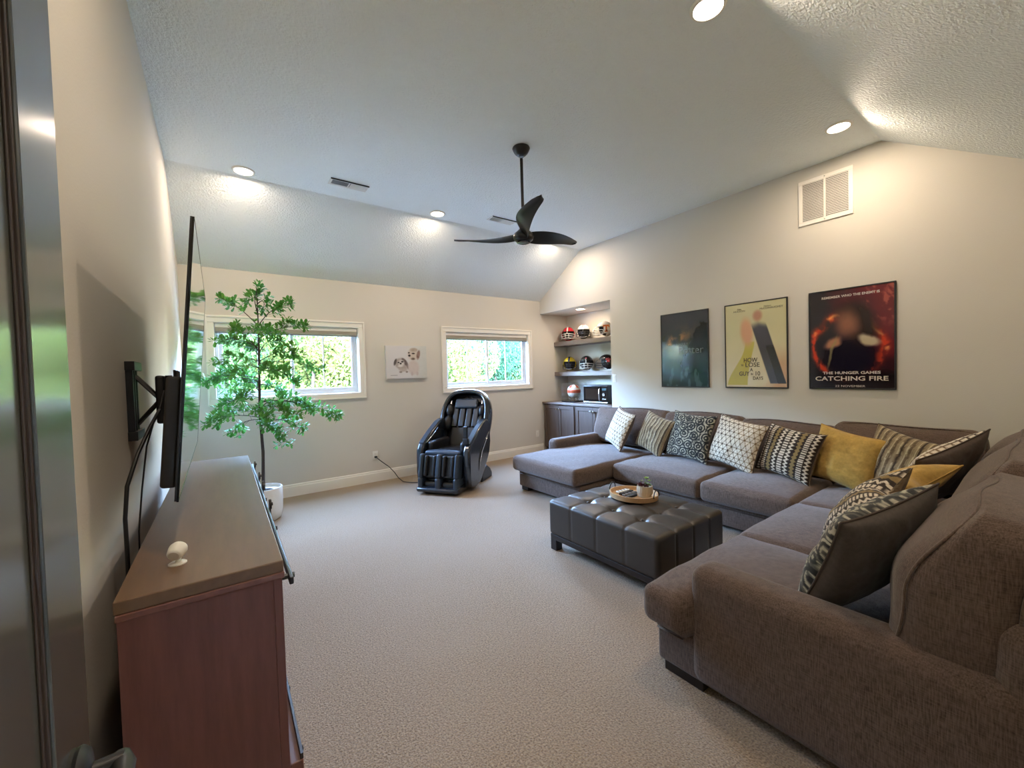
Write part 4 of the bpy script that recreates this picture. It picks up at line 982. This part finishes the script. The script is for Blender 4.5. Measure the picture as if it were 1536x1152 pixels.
def paint_fire(u, v):
    u0, v0 = u, v; u = u+.09*(fbm(u0, v0, 5, 301, 4)-.5); v = v+.09*(fbm(u0, v0, 5, 311, 4)-.5)
    n1 = fbm(u*3, v*4, 2, 11, 5); n2 = fbm(u*2+v, v*2-u, 5, 21, 4)
    C = lerpc((44, 40, 44), (98, 30, 36), sm(.25, .95, u*.8+v*.25+.3*(n1-.5)))
    C = lerpc(C, C*0+np.array((26, 14, 22)), sm(.1, .0, np.abs(v-.12)-.12)*.6)
    st_ = sm(.55, .75, fbm(u*2+v*3, v*1.2-u*2, 5, 31, 4))*sm(.35, .8, u)*sm(.5, .8, v); C = lerpc(C, C*0+np.array((168, 84, 70)), st_*.8)
    an = np.arctan2(v-.42, (u-.48)*.7); d = np.hypot((u-.48)/.43, (v-.42)/.33)+.12*(fbm(an*.8+4, v*2, 3, 41, 3)-.5)+.10*(n2-.5)
    ring = np.exp(-((d-1)/.09)**2)*(.3+.9*sm(.4, .6, n2)); C = lerpc(C, C*0+np.array((196, 62, 36)), np.clip(ring, 0, 1))
    core = np.exp(-((d-1)/.04)**2)*sm(.5, .65, n1); C = lerpc(C, C*0+np.array((240, 150, 84)), np.clip(core, 0, 1))
    C = blob(C, u, v, .52, .32, .30, .20, (20, 12, 28), 0, .35)
    C = blob(C, u, v, .60, .66, .26, .18, (40, 26, 24), -.5, .4); C = blob(C, u, v, .46, .66, .12, .12, (140, 92, 70), .5, .8)
    C = blob(C, u, v, .73, .49, .13, .055, (186, 170, 140), -.35, .35); C = blob(C, u, v, .30, .47, .09, .05, (172, 120, 90), .4, .5)
    C = blob(C, u, v, .28, .36, .015, .16, (150, 140, 90), -.25, .6, .7)
    C = lerpc(C, C*0+np.array((22, 14, 18)), sm(.17, .12, v)*.85)
    return C
def paint_cream(u, v):
    C = np.ones(u.shape+(3,))*np.array((214, 204, 168)); C = lerpc(C, C*0+np.array((196, 190, 146)), sm(.3, 1, v+.3*fbm(u, v, 4, 51)))
    C = lerpc(C, C*0+np.array((190, 140, 100)), sm(.7, .95, u+.15*fbm(u, v, 9, 61))*sm(.55, .2, v)*.7)
    cl = lambda v_: .33-.02*(v_-.3)  # plain upright yellow column, plain slanted dark column
    wv = .075+.10*sm(.45, .0, v)*1.0
    C = lerpc(C, C*0+np.array((186, 176, 84)), (1-sm(wv-.01, wv+.01, np.abs(u-(.20+.22*sm(.0, .55, v)))))*sm(.02, .03, v)*(1-sm(.53, .55, v)))
    C = blob(C, u, v, .37, .66, .10, .16, (206, 156, 118), .2, .4)
    xs = .885-.43*v; C = lerpc(C, C*0+np.array((62, 60, 66)), (1-sm(.11, .13, np.abs(u-xs)))*sm(.04, .05, v)*(1-sm(.70, .80, v+.25*np.abs(u-xs))))
    C = lerpc(C, C*0+np.array((30, 26, 28)), (1-sm(.05, .07, np.abs(u-xs-.06)))*sm(.04, .05, v)*(1-sm(.46, .5, v)))
    C = blob(C, u, v, .55, .84, .07, .06, (172, 124, 96), 0, .5)
    return C
def paint_dusk(u, v):
    n1 = fbm(u*2, v*2, 3, 71, 5); C = lerpc((30, 44, 48), (58, 62, 68), sm(.3, 1., v+.2*(n1-.5)))
    gl = np.exp(-((v-.62-.28*(u-.3))/.10)**2)*sm(.9, .1, u)*sm(.3, .7, fbm(u*2-v, v*3, 4, 81)); C = lerpc(C, C*0+np.array((206, 142, 88)), np.clip(gl*1.1, 0, 1))
    ridge = .50+.10*fbm(u*4, u*0, 3, 91)+.12*(vnoise(u, u*0, 17, 95) > .6); C = lerpc(C, C*0+np.array((46, 50, 38)), (1-sm(-.01, .01, v-ridge-.02))*sm(.9, .5, u)*.8)
    tr = .30+.5*sm(.4, .9, u)+.10*vnoise(u, v, 26, 97); C = lerpc(C, C*0+np.array((16, 24, 26)), (1-sm(-.02, .02, v-tr))*sm(.25, .6, u)*.9)
    C = lerpc(C, C*0+np.array((26, 52, 56)), sm(.35, .1, v)*.7); C = lerpc(C, C*0+np.array((90, 112, 116)), sm(.62, .72, fbm(u*5, v*2, 3, 99))*sm(.4, .2, v)*.6)
    return C
m_canvas_edge = mat('canvas_edge', lin((222, 222, 222)), .7, bump=(300, .1))
PZ = (1.1931+2.1232)/2; PWd, PHt = .632, .930
tp, yf = frame_print('framed_poster', 'black framed dark poster with a glowing dusk sky, left of the three', 'poster', (R, 3.1577-PWd/2, PZ), rad(-90), PWd, PHt, paint_dusk, group='framed posters')
text('Potter', tp, m_text_g, .13, (.09, yf-.001, -.05), wide=.32)
text('HARRY', tp, m_text_g, .05, (-.02, yf-.001, .05), wide=.16)
tp, yf = frame_print('framed_poster', 'black framed cream poster with yellow and dark shapes, middle of the three', 'poster', (R, 2.3355-PWd/2, PZ), rad(-90), PWd, PHt, paint_cream, group='framed posters')
for s_, z_, sz, x_, wd_ in (('HOW', -.185, .070, .0, .155), ('TO', -.225, .028, -.085, .03), ('LOSE', -.235, .066, .02, .16), ('A', -.283, .05, .01, .035), ('GUY', -.33, .066, -.065, .12), ('IN', -.322, .026, .015, .022), ('10', -.33, .066, .07, .05), ('DAYS', -.375, .05, .075, .11)):
    text(s_, tp, m_text_d, sz, (x_-.045, yf-.001, z_), wide=wd_*.9, bold=.0006)
for s_, z_, sz, x_, wd_ in (('Kate', .395, .020, -.155, .04), ('HUDSON', .37, .026, -.155, .12), ('Matthew', .395, .020, .13, .07), ('McCONAUGHEY', .37, .028, .165, .22)): text(s_, tp, m_text_d, sz, (x_, yf-.001, z_), wide=wd_)
tp, yf = frame_print('framed_poster', 'black framed red and black poster with a ring of flames, right of the three', 'poster', (R, 1.5227-PWd/2, PZ), rad(-90), PWd, PHt, paint_fire, group='framed posters')
text('REMEMBER WHO THE ENEMY IS', tp, m_text_l, .030, (.0, yf-.001, .385), wide=.42, bold=.0006)
text('THE HUNGER GAMES', tp, m_text_l, .034, (.005, yf-.001, -.325), wide=.42, bold=.0008)
text('CATCHING FIRE', tp, m_text_l, .056, (.0, yf-.001, -.385), wide=.53, bold=.001)
text('22 NOVEMBER', tp, m_text_l, .024, (.0, yf-.001, -.444), wide=.22)
def paint_dogs(u, v):
    C = np.ones(u.shape+(3,))*np.array((208, 206, 206)); C = lerpc(C, C*0+np.array((196, 198, 192)), sm(.4, 1, u)); f_ = lambda r_, s_: fbm(u*3, v*3, r_, s_, 3)
    D_ = np.array
    C = blob(C, u, v, .40, .34, .12, .13, (176, 164, 156), 0, .25); C = blob(C, u, v, .34, .46, .135, .16, (168, 158, 150), .0, .25)      # left puppy body, head
    C = blob(C, u, v, .45, .50, .05, .13, (96, 84, 80), .5, .35); C = blob(C, u, v, .215, .50, .03, .10, (84, 76, 74), -.25, .35)
    C = blob(C, u, v, .36, .47, .075, .10, (206, 200, 194), 0, .4); C = blob(C, u, v, .295, .49, .025, .02, (40, 34, 34), 0, .4); C = blob(C, u, v, .385, .51, .028, .022, (40, 34, 34), 0, .4)
    C = blob(C, u, v, .345, .455, .024, .024, (20, 18, 20), 0, .3); C = blob(C, u, v, .33, .38, .06, .03, (214, 208, 202), 0, .5)
    C = blob(C, u, v, .34, .20, .035, .03, (140, 128, 122), 0, .4); C = blob(C, u, v, .49, .20, .03, .03, (150, 138, 130), 0, .4); C = blob(C, u, v, .52, .36, .025, .09, (110, 98, 92), .2, .4)
    C = blob(C, u, v, .66, .33, .14, .22, (198, 186, 180), 0, .25); C = blob(C, u, v, .66, .74, .13, .18, (196, 184, 172), 0, .25)         # right puppy
    C = blob(C, u, v, .79, .72, .042, .14, (130, 106, 96), -.15, .35); C = blob(C, u, v, .68, .88, .09, .06, (172, 156, 140), 0, .4)
    C = blob(C, u, v, .555, .785, .022, .02, (36, 30, 30), 0, .4); C = blob(C, u, v, .665, .765, .038, .022, (36, 30, 30), 0, .4); C = blob(C, u, v, .565, .70, .03, .032, (24, 20, 22), 0, .3)
    C = blob(C, u, v, .655, .60, .05, .035, (112, 96, 84), 0, .5); C = blob(C, u, v, .62, .14, .03, .06, (186, 172, 168), 0, .4); C = blob(C, u, v, .75, .14, .03, .06, (190, 178, 174), 0, .4)
    t_ = f_(6, 5); dark = np.clip((206-C[..., 0])/80, 0, 1); C = C-(t_-.5)[..., None]*60*dark[..., None]
    C = lerpc(C, C*0+D_((120, 118, 120)), ((np.abs(u-.18) < .08) & (np.abs(v-.10) < .008)).astype(float)*.6)
    return C
frame_print('canvas_picture', 'unframed white canvas of two small shaggy dogs between the windows', 'picture', ((1.892+2.508)/2, D, (1.862+1.392)/2), 0, .60, .46, paint_dogs, depth=.035, matp=m_canvas, framed=False)

# ------------------------------------------------------------------ massage chair (local front is -Y)
m_shell = mat('chair_shell_navy', lin((20, 28, 38)), .22, spec=.6, coat=.3, bump=(4, .01))
m_chl = mat('chair_black_leather', lin((17, 18, 20)), .38, spec=.5, noise=(20, .3, lin((18, 18, 20))), bump=(200, .15), bumpd=.001)
m_chl2 = mat('chair_slate_leather', lin((38, 48, 58)), .35, spec=.5, noise=(20, .3, lin((40, 52, 62))), bump=(200, .12), bumpd=.001)
m_silver = mat('chair_silver_trim', lin((190, 190, 196)), .2, metal=1, bump=(20, .01))
mc = thing('massage_chair', 'black and navy massage chair in front of the far wall', 'massage chair', (2.56, 4.78, 0), rad(-54))
prof_arm = [(-.44, .06), (-.47, .22), (-.46, .50), (-.41, .575), (-.20, .70), (.0, .80), (.12, .84), (.20, .82), (.24, .70), (.25, .52), (.20, .38), (.10, .27), (.0, .17), (-.14, .06), (-.30, .03)]
for s in (-1, 1):
    a_ = make('armrest', MB().prism(prof_arm, 'x', s*.27, s*.365), m_shell, mc, bev=.028, seg=4, smooth=50)
    make('arm_pad', MB().prism([(-.40, .572), (-.20, .695), (.0, .795), (.10, .825), (.10, .835), (.0, .812), (-.20, .715), (-.41, .592)], 'x', s*.285, s*.35), m_chl2, a_, bev=.006, smooth=50)
    make('silver_line', MB().tube([(s*.368, .18, .66), (s*.372, .05, .56), (s*.374, -.10, .44), (s*.374, -.16, .34), (s*.372, -.19, .22)], [.003, .008, .009, .008, .003], 8, flat=.6), m_silver, a_, smooth=True)
    make('inner_pad', MB().rbox(s*.225-.045, s*.225+.045, -.36, .12, .40, .60, .04, 3, 3), m_chl, mc, smooth=True)
    make('inner_strip', MB().tube([(s*.268, -.36, .585), (s*.266, -.20, .66), (s*.266, -.05, .74)], .010, 8, flat=.5), m_silver, mc, smooth=True)
make('control_pad', MB().rbox(-.345, -.290, -.20, -.08, .712, .722, .004).tf(Matrix.Translation((0, .0, 0))@Matrix.Translation((-.32, -.14, .72))@Matrix.Rotation(rad(29), 4, 'X')@Matrix.Translation((.32, .14, -.715))), m_silver, mc, smooth=40)
# rear foot
make('rear_foot', MB().prism([(.02, 0), (.46, 0), (.48, .03), (.46, .10), (.30, .19), (.16, .24), (.06, .20), (.0, .08)], 'x', -.27, .27), m_shell, mc, bev=.02, seg=3, smooth=50)
for s in (-1, 1): make('foot_cover', MB().prism([(.06, 0), (.42, 0), (.42, .06), (.34, .14), (.24, .19), (.16, .17), (.08, .08)], 'x', s*.27, s*.30), m_chl, mc, bev=.008, smooth=50)
make('chassis', MB().prism([(-.34, .04), (.10, .04), (.22, .34), (.16, .42), (-.34, .40)], 'x', -.268, .268), m_chl, mc, bev=.01)
# seat
def soft(amp=.01):
    def fn(P, hh):
        u = P/hh; P[:, 2] += np.where(u[:, 2] > 0, amp*(1-u[:, 0]**2)*(1-u[:, 1]**2), 0); return P
    return fn
make('seat', MB().rbox(-.235, .235, -.40, .10, .36, .47, .04, 3, 6, soft(.03)), m_chl, mc, smooth=True)
make('seat_flap', MB().rbox(-.24, .24, -.47, -.36, .44, .50, .028, 3, 6, soft(.015)), m_chl2, mc, smooth=True)
# backrest, tilted
BT = Matrix.Translation((0, .10, .42))@Matrix.Rotation(rad(-24), 4, 'X')
mb = MB().rbox(-.21, .21, -.03, .05, .0, .50, .04, 3, 8).tf(BT); make('backrest_pad', mb, m_chl, mc, smooth=True)
for i, xx in enumerate((-.15, -.05, .05, .15)):
    make('backrest_channel', MB().rbox(xx-.042, xx+.042, -.055, -.02, .30, .60, .016, 3, 3).tf(BT), m_chl, mc, smooth=True)
make('head_pillow', MB().rbox(-.17, .17, -.085, -.03, .56, .70, .026, 3, 5).tf(BT), m_chl2, mc, smooth=True)
make('back_insert', MB().rbox(-.245, .245, .0, .06, .40, .80, .03, 3, 4).tf(BT), m_chl, mc, smooth=True)
# hood: thick arch with an open front and a rounded rear
def arch(s):            # half outline in (x, z) of the tilted frame
    pts = [(.30, .0), (.315, .20), (.325, .38), (.32, .54), (.29, .66), (.235, .745), (.15, .79), (.0, .805)]
    pts = pts+[(-x, z) for x, z in pts[-2::-1]]; return pts
P_ = arch(1); V = []; F = []; prf = [(-.095, -.030), (-.12, .0), (-.11, .028), (-.02, .045), (.09, .030), (.16, -.04), (.20, -.13), (.22, -.26)]   # (y, outward)
cen = Vector((0, 0, .36))
den = []
for i in range(len(P_)-1):
    for q in np.linspace(0, 1, 4)[:-1]: den.append((P_[i][0]*(1-q)+P_[i+1][0]*q, P_[i][1]*(1-q)+P_[i+1][1]*q))
den.append(P_[-1]); den = np.array(den)
for _ in range(3): den[1:-1] = (den[:-2]+2*den[1:-1]+den[2:])/4
for i, (x, z) in enumerate(den):
    d = Vector((x, 0, max(z-.36, 0)*.9)); d = d.normalized() if d.length > 1e-5 else Vector((0, 0, 1))
    lowf = min(1, max(.0, z/.45))
    for (y_, o_) in prf: V.append((x+d.x*o_, y_*(.5+.5*lowf)+(.0 if y_ > 0 else 0), z+d.z*o_))
k_ = len(prf)
for i in range(len(den)-1):
    for j in range(k_-1): F.append((i*k_+j, (i+1)*k_+j, (i+1)*k_+j+1, i*k_+j+1))
V += [tuple(np.mean([V[i*k_+k_-1] for i in range(len(den))], axis=0)+np.array((0, .03, 0)))]; ci = len(V)-1
for i in range(len(den)-1): F.append((i*k_+k_-1, (i+1)*k_+k_-1, ci))
hood = make('hood_shell', MB().add(V, F).tf(BT), m_shell, mc, smooth=True); q_ = hood.modifiers.new('thick', 'SOLIDIFY'); q_.thickness = .02; q_.offset = 0
hood.modifiers.new('sub', 'SUBSURF').render_levels = 1
make('hood_lining', MB().rbox(-.27, .27, .045, .075, .02, .76, .02, 3, 3).tf(BT), m_chl, mc, smooth=True)
for s in (-1, 1):
    for (zz, yy, rz_, ry_) in ((.36, -.045, .11, .075), (.54, -.04, .10, .07)):
        make('shoulder_pad', MB().ell((0, 0, 0), .058, ry_, rz_, 18, 12).tf(BT@Matrix.Translation((s*.245, yy, zz))), m_chl, mc, smooth=True)
make('chevron_mark', MB().tube([(-.07, -.02, .715), (-.03, -.022, .755), (.0, -.022, .73), (.035, -.022, .757), (.075, -.02, .715)], .005, 6).tf(BT@Matrix.Translation((0, .010, -.005))), m_silver, mc)
for s in (-1, 1): make('speaker', MB().rbox(s*.235-.014, s*.235+.014, -.075, -.055, .60, .68, .008).tf(BT), m_silver, mc, smooth=40)
# leg rest
LT = Matrix.Translation((0, -.44, .46))@Matrix.Rotation(rad(-14), 4, 'X')
for xx, w_, mm in ((-.235, .055, m_chl2), (0, .07, m_chl2), (.235, .055, m_chl2)):
    make('calf_divider', MB().rbox(xx-w_/2, xx+w_/2, -.115, .05, -.29, .0, .026, 3, 5).tf(LT), mm, mc, smooth=True)
for xx in (-.12, .12):
    make('calf_well', MB().rbox(xx-.082, xx+.082, -.05, .05, -.29, -.01, .03, 3, 5).tf(LT), m_chl, mc, smooth=True)
    for s in (-1, 1): make('calf_airbag', MB().rbox(xx+s*.056-.022, xx+s*.056+.022, -.10, .0, -.27, -.02, .02, 3, 5).tf(LT), m_chl, mc, smooth=True)
make('leg_rest_back', MB().rbox(-.265, .265, .0, .08, -.30, .0, .02, 3, 2).tf(LT), m_shell, mc, smooth=True)
fz = .19
make('foot_tray', MB().prism([(-.62, .035), (-.64, .07), (-.60, .10), (-.42, .12), (-.36, .08), (-.38, .03), (-.56, .02)], 'x', -.275, .275), m_shell, mc, bev=.018, seg=3, smooth=50)
for xx, w_ in ((-.235, .062), (0, .075), (.235, .062)):
    make('foot_divider', MB().rbox(xx-w_/2, xx+w_/2, -.62, -.40, .06, fz+.02, .03, 3, 5).tf(Matrix.Identity(4)), m_chl2, mc, smooth=True)
for xx in (-.12, .12):
    make('foot_well', MB().rbox(xx-.085, xx+.085, -.575, -.40, .05, .15, .03, 3, 4), m_chl, mc, smooth=True)
    make('foot_airbag', MB().rbox(xx-.075, xx+.075, -.50, -.40, .10, .23, .03, 3, 4), m_chl, mc, smooth=True)
make('front_skid', MB().rbox(-.20, .20, -.56, -.10, .0, .04, .012), m_chl, mc, smooth=40)
# remote on its stalk
make('remote_stalk', MB().tube([(.315, -.40, .585), (.30, -.405, .64), (.295, -.40, .66)], .010, 8), m_chl, mc, smooth=True)
rm = make('remote_holder', MB().rbox(.262, .332, -.425, -.385, .58, .66, .01), m_chl, mc, smooth=40)
make('remote', MB().rbox(.268, .326, -.422, -.398, .62, .80, .01), m_blackgl, rm, smooth=40)

cable = adopt(make('power_cord', MB().tube([(1.717, D-.03, .338), (1.725, D-.07, .325), (1.78, D-.10, .27), (1.86, D-.12, .20), (1.92, D-.16, .12), (1.95, D-.22, .05), (1.98, D-.32, .012), (2.05, D-.42, .008), (2.18, D-.52, .008), (2.32, D-.58, .008)], .0055, 8), m_black, smooth=True), mc)
make('plug', MB().rbox(1.70, 1.734, D-.035, D-.0105, .325, .352, .005), m_black, cable, smooth=40)

# ------------------------------------------------------------------ potted artificial tree
TX, TY = .345, 4.86
m_leaf = leafy(mat('olive_leaf', lin((70, 142, 66)), .5, spec=.2, noise=(3, .9, lin((116, 160, 70))), bump=(60, .1), noise2=(40, .4, lin((40, 96, 50)))), .28)
m_bark = mat('dark_bark', lin((62, 48, 40)), .8, noise=(30, .6, lin((38, 28, 24))), bump=(40, .5))
m_wpot = mat('white_pot', lin((222, 218, 208)), .55, noise=(9, .35, lin((196, 192, 182))), bump=(25, .15)); m_soil = mat('potting_moss', lin((38, 30, 24)), .95, bump=(60, .8))
t = thing('potted_tree', 'tall slender leafy green tree in a white pot beyond the console', 'tree', (TX, TY, 0))
make('pot', MB().lathe([(.0, 0), (.125, 0), (.15, .02), (.168, .10), (.172, .20), (.172, .325), (.168, .332), (.160, .332), (.158, .30), (.0, .30)], 40, cap=False), m_wpot, t, smooth=45)
make('soil', MB().lathe([(.159, .285), (.08, .302), (.0, .31)], 24, cap=False), m_soil, t, smooth=True)
A2 = rad(35.92); SR = Vector((math.cos(A2), -math.sin(A2), 0)); SF = Vector((math.sin(A2), math.cos(A2), 0))
tdist = TX*math.sin(A2)+TY*math.cos(A2)
def scr(px, py, dep=0.):      # a branch tip seen at this spot of the crown, 'dep' metres behind the trunk
    x = (px-768)/611.24; y = (py-576)/611.24
    x, y = x*math.cos(c)-y*math.sin(c), x*math.sin(c)+y*math.cos(c)
    D_ = tdist+dep; v = (rt0*x+f0b-u1b*y); v = v*(D_/v.dot(SF)); return v+Vector((-TX, -TY, CAMZ))
rt0 = r0; f0b = fw; u1b = u1
top = scr(384, 424); trunk = [Vector((0, 0, .28)), Vector((.012, .0, .7)), Vector((.0, .01, 1.1)), Vector((.01, 0, 1.5)), Vector((.02, .0, 1.9)), Vector((.02, .01, 2.15)), top]
make('trunk', MB().tube(trunk, [.017, .015, .013, .011, .008, .005, .002], 10), m_bark, t, smooth=True)
def trunk_at(z):
    for i in range(len(trunk)-1):
        if trunk[i].z <= z <= trunk[i+1].z: q = (z-trunk[i].z)/(trunk[i+1].z-trunk[i].z); return trunk[i].lerp(trunk[i+1], q)
    return trunk[-1]
rr = random.Random(3); bmb = MB(); lmb = MB()
def leaf(p, d, up_, l_):
    s_ = d.cross(up_)
    if s_.length < 1e-3: s_ = Vector((1, 0, 0))
    s_.normalize(); n_ = s_.cross(d).normalized(); w_ = l_*.24
    v = [p, p+d*l_*.35-s_*w_*.55-n_*l_*.02, p+d*l_*.72-s_*w_+n_*l_*.03, p+d*l_*.93-s_*w_*.6, p+d*l_, p+d*l_*.93+s_*w_*.6, p+d*l_*.72+s_*w_+n_*l_*.03, p+d*l_*.35+s_*w_*.55-n_*l_*.02, p+d*l_*.6-n_*l_*.05]
    lmb.add([tuple(q) for q in v], [(0, 1, 8), (1, 2, 8), (2, 3, 4, 8), (4, 5, 6, 8), (6, 7, 8), (7, 0, 8)])
def whorl(p, axis, n=7, l_=.064):
    a0 = rr.uniform(0, 6); ax_ = axis.normalized(); s_ = ax_.cross(Vector((.3, .5, .8))).normalized(); q_ = ax_.cross(s_)
    for k in range(n):
        an = a0+2*PI*k/n+rr.uniform(-.25, .25); d = (s_*math.cos(an)+q_*math.sin(an))*rr.uniform(.7, 1)+ax_*rr.uniform(.25, .7)+Vector((0, 0, rr.uniform(-.1, .3))); d.normalize()
        leaf(p, d, Vector((0, 0, 1)), l_*rr.uniform(.7, 1.15))
def branch(z0, tip, dens=1., lift=.05, start=.28):
    p0 = trunk_at(z0); L_ = (tip-p0).length; pts = []
    side = Vector((rr.uniform(-1, 1), rr.uniform(-1, 1), 0))*.03
    for i in range(9): q = i/8; pts.append(p0.lerp(tip, q)+Vector((0, 0, lift*math.sin(PI*q)))+side*math.sin(PI*q))
    bmb.tube(pts, [.0055-.0045*i/8 for i in range(9)], 5)
    n = max(4, int(L_/.038*dens))
    for i in range(n):
        q = start+(1-start)*(i+.5)/n; k = min(7, int(q*8)); p = pts[k].lerp(pts[k+1], q*8-k); ax_ = (pts[k+1]-pts[k]).normalized()
        tw = (ax_+Vector((rr.uniform(-1, 1), rr.uniform(-1, 1), rr.uniform(-.35, .7)))).normalized(); l2 = rr.uniform(.04, .12)*(1.15-.4*q)
        p2 = p+tw*l2; bmb.tube([p, p.lerp(p2, .5)+Vector((0, 0, .006)), p2], [.002, .0015, .001], 4, cap=False)
        whorl(p2, tw, rr.choice((5, 6, 7))); 
        if rr.random() < .8: whorl(p.lerp(p2, .5), tw, 5, .06)
    whorl(tip, tip-pts[-2], 6)
for (z0, px, py, dep, dn) in ((1.98, 334, 449, .0, 1.1), (1.98, 436, 457, .0, 1.1), (2.2, 372, 452, -.1, .9), (2.2, 398, 462, .1, 1), (1.85, 458, 491, -.05, 1.0), (1.8, 402, 500, -.25, 1.2),
        (1.75, 322, 512, .1, 1.1), (1.72, 350, 494, -.15, 1.1), (1.7, 420, 512, .2, 1.2), (1.62, 328, 542, -.1, 1.1), (1.62, 440, 530, -.15, 1.0), (1.6, 478, 554, .1, .8),
        (1.55, 352, 560, -.28, 1), (1.52, 446, 572, .0, 1.3), (1.5, 425, 560, -.3, 1.1), (1.45, 312, 572, .1, 1.0), (1.42, 314, 576, .1, .8), (1.4, 336, 590, .25, 1), (1.38, 424, 592, .3, 1.2), (1.35, 358, 600, -.25, 1.4),
        (1.25, 330, 610, .1, 1.2), (1.22, 508, 624, .0, 1.15), (1.2, 470, 612, .2, 1.1), (1.15, 440, 622, -.2, 1.2), (1.12, 404, 624, -.3, 1.3), (1.1, 318, 628, .1, .9), (1.05, 312, 636, -.1, 1.1),
        (1.02, 348, 648, .0, 1), (1.0, 448, 642, .1, 1.2), (.98, 430, 664, -.1, 1.1), (1.3, 375, 575, .3, 1), (.95, 408, 640, -.15, 1.1), (1.66, 372, 520, .25, 1.), (2.1, 388, 440, .05, 1.2)):
    branch(z0, scr(px, py, dep), dn)
for i in range(7): p = trunk_at(2.02+i*.07); whorl(p+Vector((rr.uniform(-.03, .03), rr.uniform(-.03, .03), 0)), Vector((0, 0, 1)), 6, .05)
make('branches', bmb, m_bark, t, smooth=True)['kind'] = 'stuff'
make('foliage', lmb, m_leaf, t, fixn=False)['kind'] = 'stuff'

# ------------------------------------------------------------------ outside: lawn and a bank of trees in sunlight
m_grass = mat('lawn', lin((40, 52, 24)), .95, spec=.05, noise=(3, .6, lin((58, 62, 30))), bump=(30, .4))
m_bounce = mat('pale_bounce_slab', lin((226, 226, 224)), .9, noise=(2, .4, lin((208, 208, 206))), bump=(40, .2))
tag(make('added_bounce_slab', MB().box(-14, 22, D+T+.03, D+4.6, -.95, -.72), m_bounce), kind='structure')  # unseen pale slab added to bounce sky light up to the ceiling
tag(make('ground_outside', MB().prism([(D+T+.02, -.9), (D+7, -.7), (D+14, .6), (D+30, 9), (D+30, -3), (D+T+.02, -3)], 'x', -26, 34), m_grass), kind='structure')
def leafcloud(n, seed, lumps, ls):
    r = np.random.default_rng(seed); lp = np.array(lumps); w_ = lp[:, 3]**3; k = r.choice(len(lp), n, p=w_/w_.sum())
    d = r.normal(size=(n, 3)); d /= np.linalg.norm(d, axis=1, keepdims=True); rad_ = r.uniform(.7, 1., n)**.6
    c_ = lp[k, :3]+d*(lp[k, 3]*rad_)[:, None]; nrm = d+r.normal(size=(n, 3))*.7; nrm /= np.linalg.norm(nrm, axis=1, keepdims=True)
    a_ = np.cross(nrm, r.normal(size=(n, 3))); a_ /= np.linalg.norm(a_, axis=1, keepdims=True); b_ = np.cross(nrm, a_); s_ = r.uniform(.6, 1.3, n)[:, None]*ls
    V = np.stack([c_-a_*s_, c_-b_*s_*.5, c_+a_*s_, c_+b_*s_*.5], 1).reshape(-1, 3)
    me = bpy.data.meshes.new('crown'); me.vertices.add(4*n); me.vertices.foreach_set('co', V.ravel()); me.loops.add(4*n); me.polygons.add(n)
    me.loops.foreach_set('vertex_index', np.arange(4*n)); me.polygons.foreach_set('loop_start', np.arange(0, 4*n, 4)); me.polygons.foreach_set('loop_total', np.full(n, 4)); me.update(); me.validate(); return me
def mleaf(nm, c1, c2):
    return leafy(mat(nm, lin(c1), .95, spec=.03, noise=(1.2, .9, lin(c2)), bump=(20, .1)))
ML = [mleaf('tree_leaf_bright', (58, 72, 34), (78, 80, 40)), mleaf('tree_leaf_green', (38, 62, 36), (56, 70, 38)), mleaf('tree_leaf_bluegreen', (30, 60, 46), (44, 68, 46))]
rs = random.Random(12)
mesh_ = []
for sd in range(3):
    lumps = [(rs.uniform(-1.4, 1.4), rs.uniform(-1.0, 1.0), rs.uniform(.6, 3.6), rs.uniform(.5, 1.1)) for _ in range(22)]
    mesh_.append(leafcloud(26000, sd, lumps, .055))
TREES = [(-5.6, 11.2, 1.1, 1, 'green leafy tree outside, seen only as a reflection in the dark poster'), (-9.2, 10.2, 1.15, 0, 'bright leafy tree outside far to the left of the windows'), (-12.8, 8.4, 1.15, 1, 'green leafy tree outside past the left corner of the house'),
         (-2.6, 11.5, 1.05, 0, 'bright yellow-green leafy tree outside behind the left casing of the tree-side window'), (-.2, 12.2, 1.0, 1, 'green leafy tree outside behind the left half of the tree-side window'), (2.0, 11.4, .9, 0, 'bright yellow-green leafy tree outside behind the right half of the tree-side window'),
         (4.3, 12.4, 1.05, 1, 'green leafy tree outside between the two window views'), (6.0, 11.6, .8, 0, 'bright yellow-green leafy tree outside behind the left half of the chair-side window'), (8.2, 12.4, .95, 2, 'blue-green leafy tree outside behind the middle of the chair-side window'),
         (10.4, 11.8, .9, 0, 'bright yellow-green leafy tree outside behind the right half of the chair-side window'), (12.8, 12.6, 1.1, 2, 'blue-green leafy tree outside, farthest right of the bank'), (.8, 15.5, 1.3, 2, 'tall blue-green tree outside at the back left'), (5.6, 16.0, 1.35, 2, 'tall blue-green tree outside at the back middle'), (10.5, 16.5, 1.4, 2, 'tall blue-green tree outside at the back right')]
for i, (x, y, s, mi, lb) in enumerate(TREES):
    gz = -.7+max(0, (y-D-7))*.19
    tr = thing('leafy_tree', lb, 'tree', (x, y, gz), rad(37*i), 'trees outside the windows'); tr.scale = (s, s, s)
    me = mesh_[i % 3].copy(); me.materials.clear(); me.materials.append(ML[mi]); o = bpy.data.objects.new('crown', me); COL.objects.link(o); o.parent = tr
    make('trunk', MB().tube([(0, 0, -.1), (.05, 0, 1.2), (0, .05, 2.6)], [.12, .09, .04], 8), m_bark, tr, smooth=True)
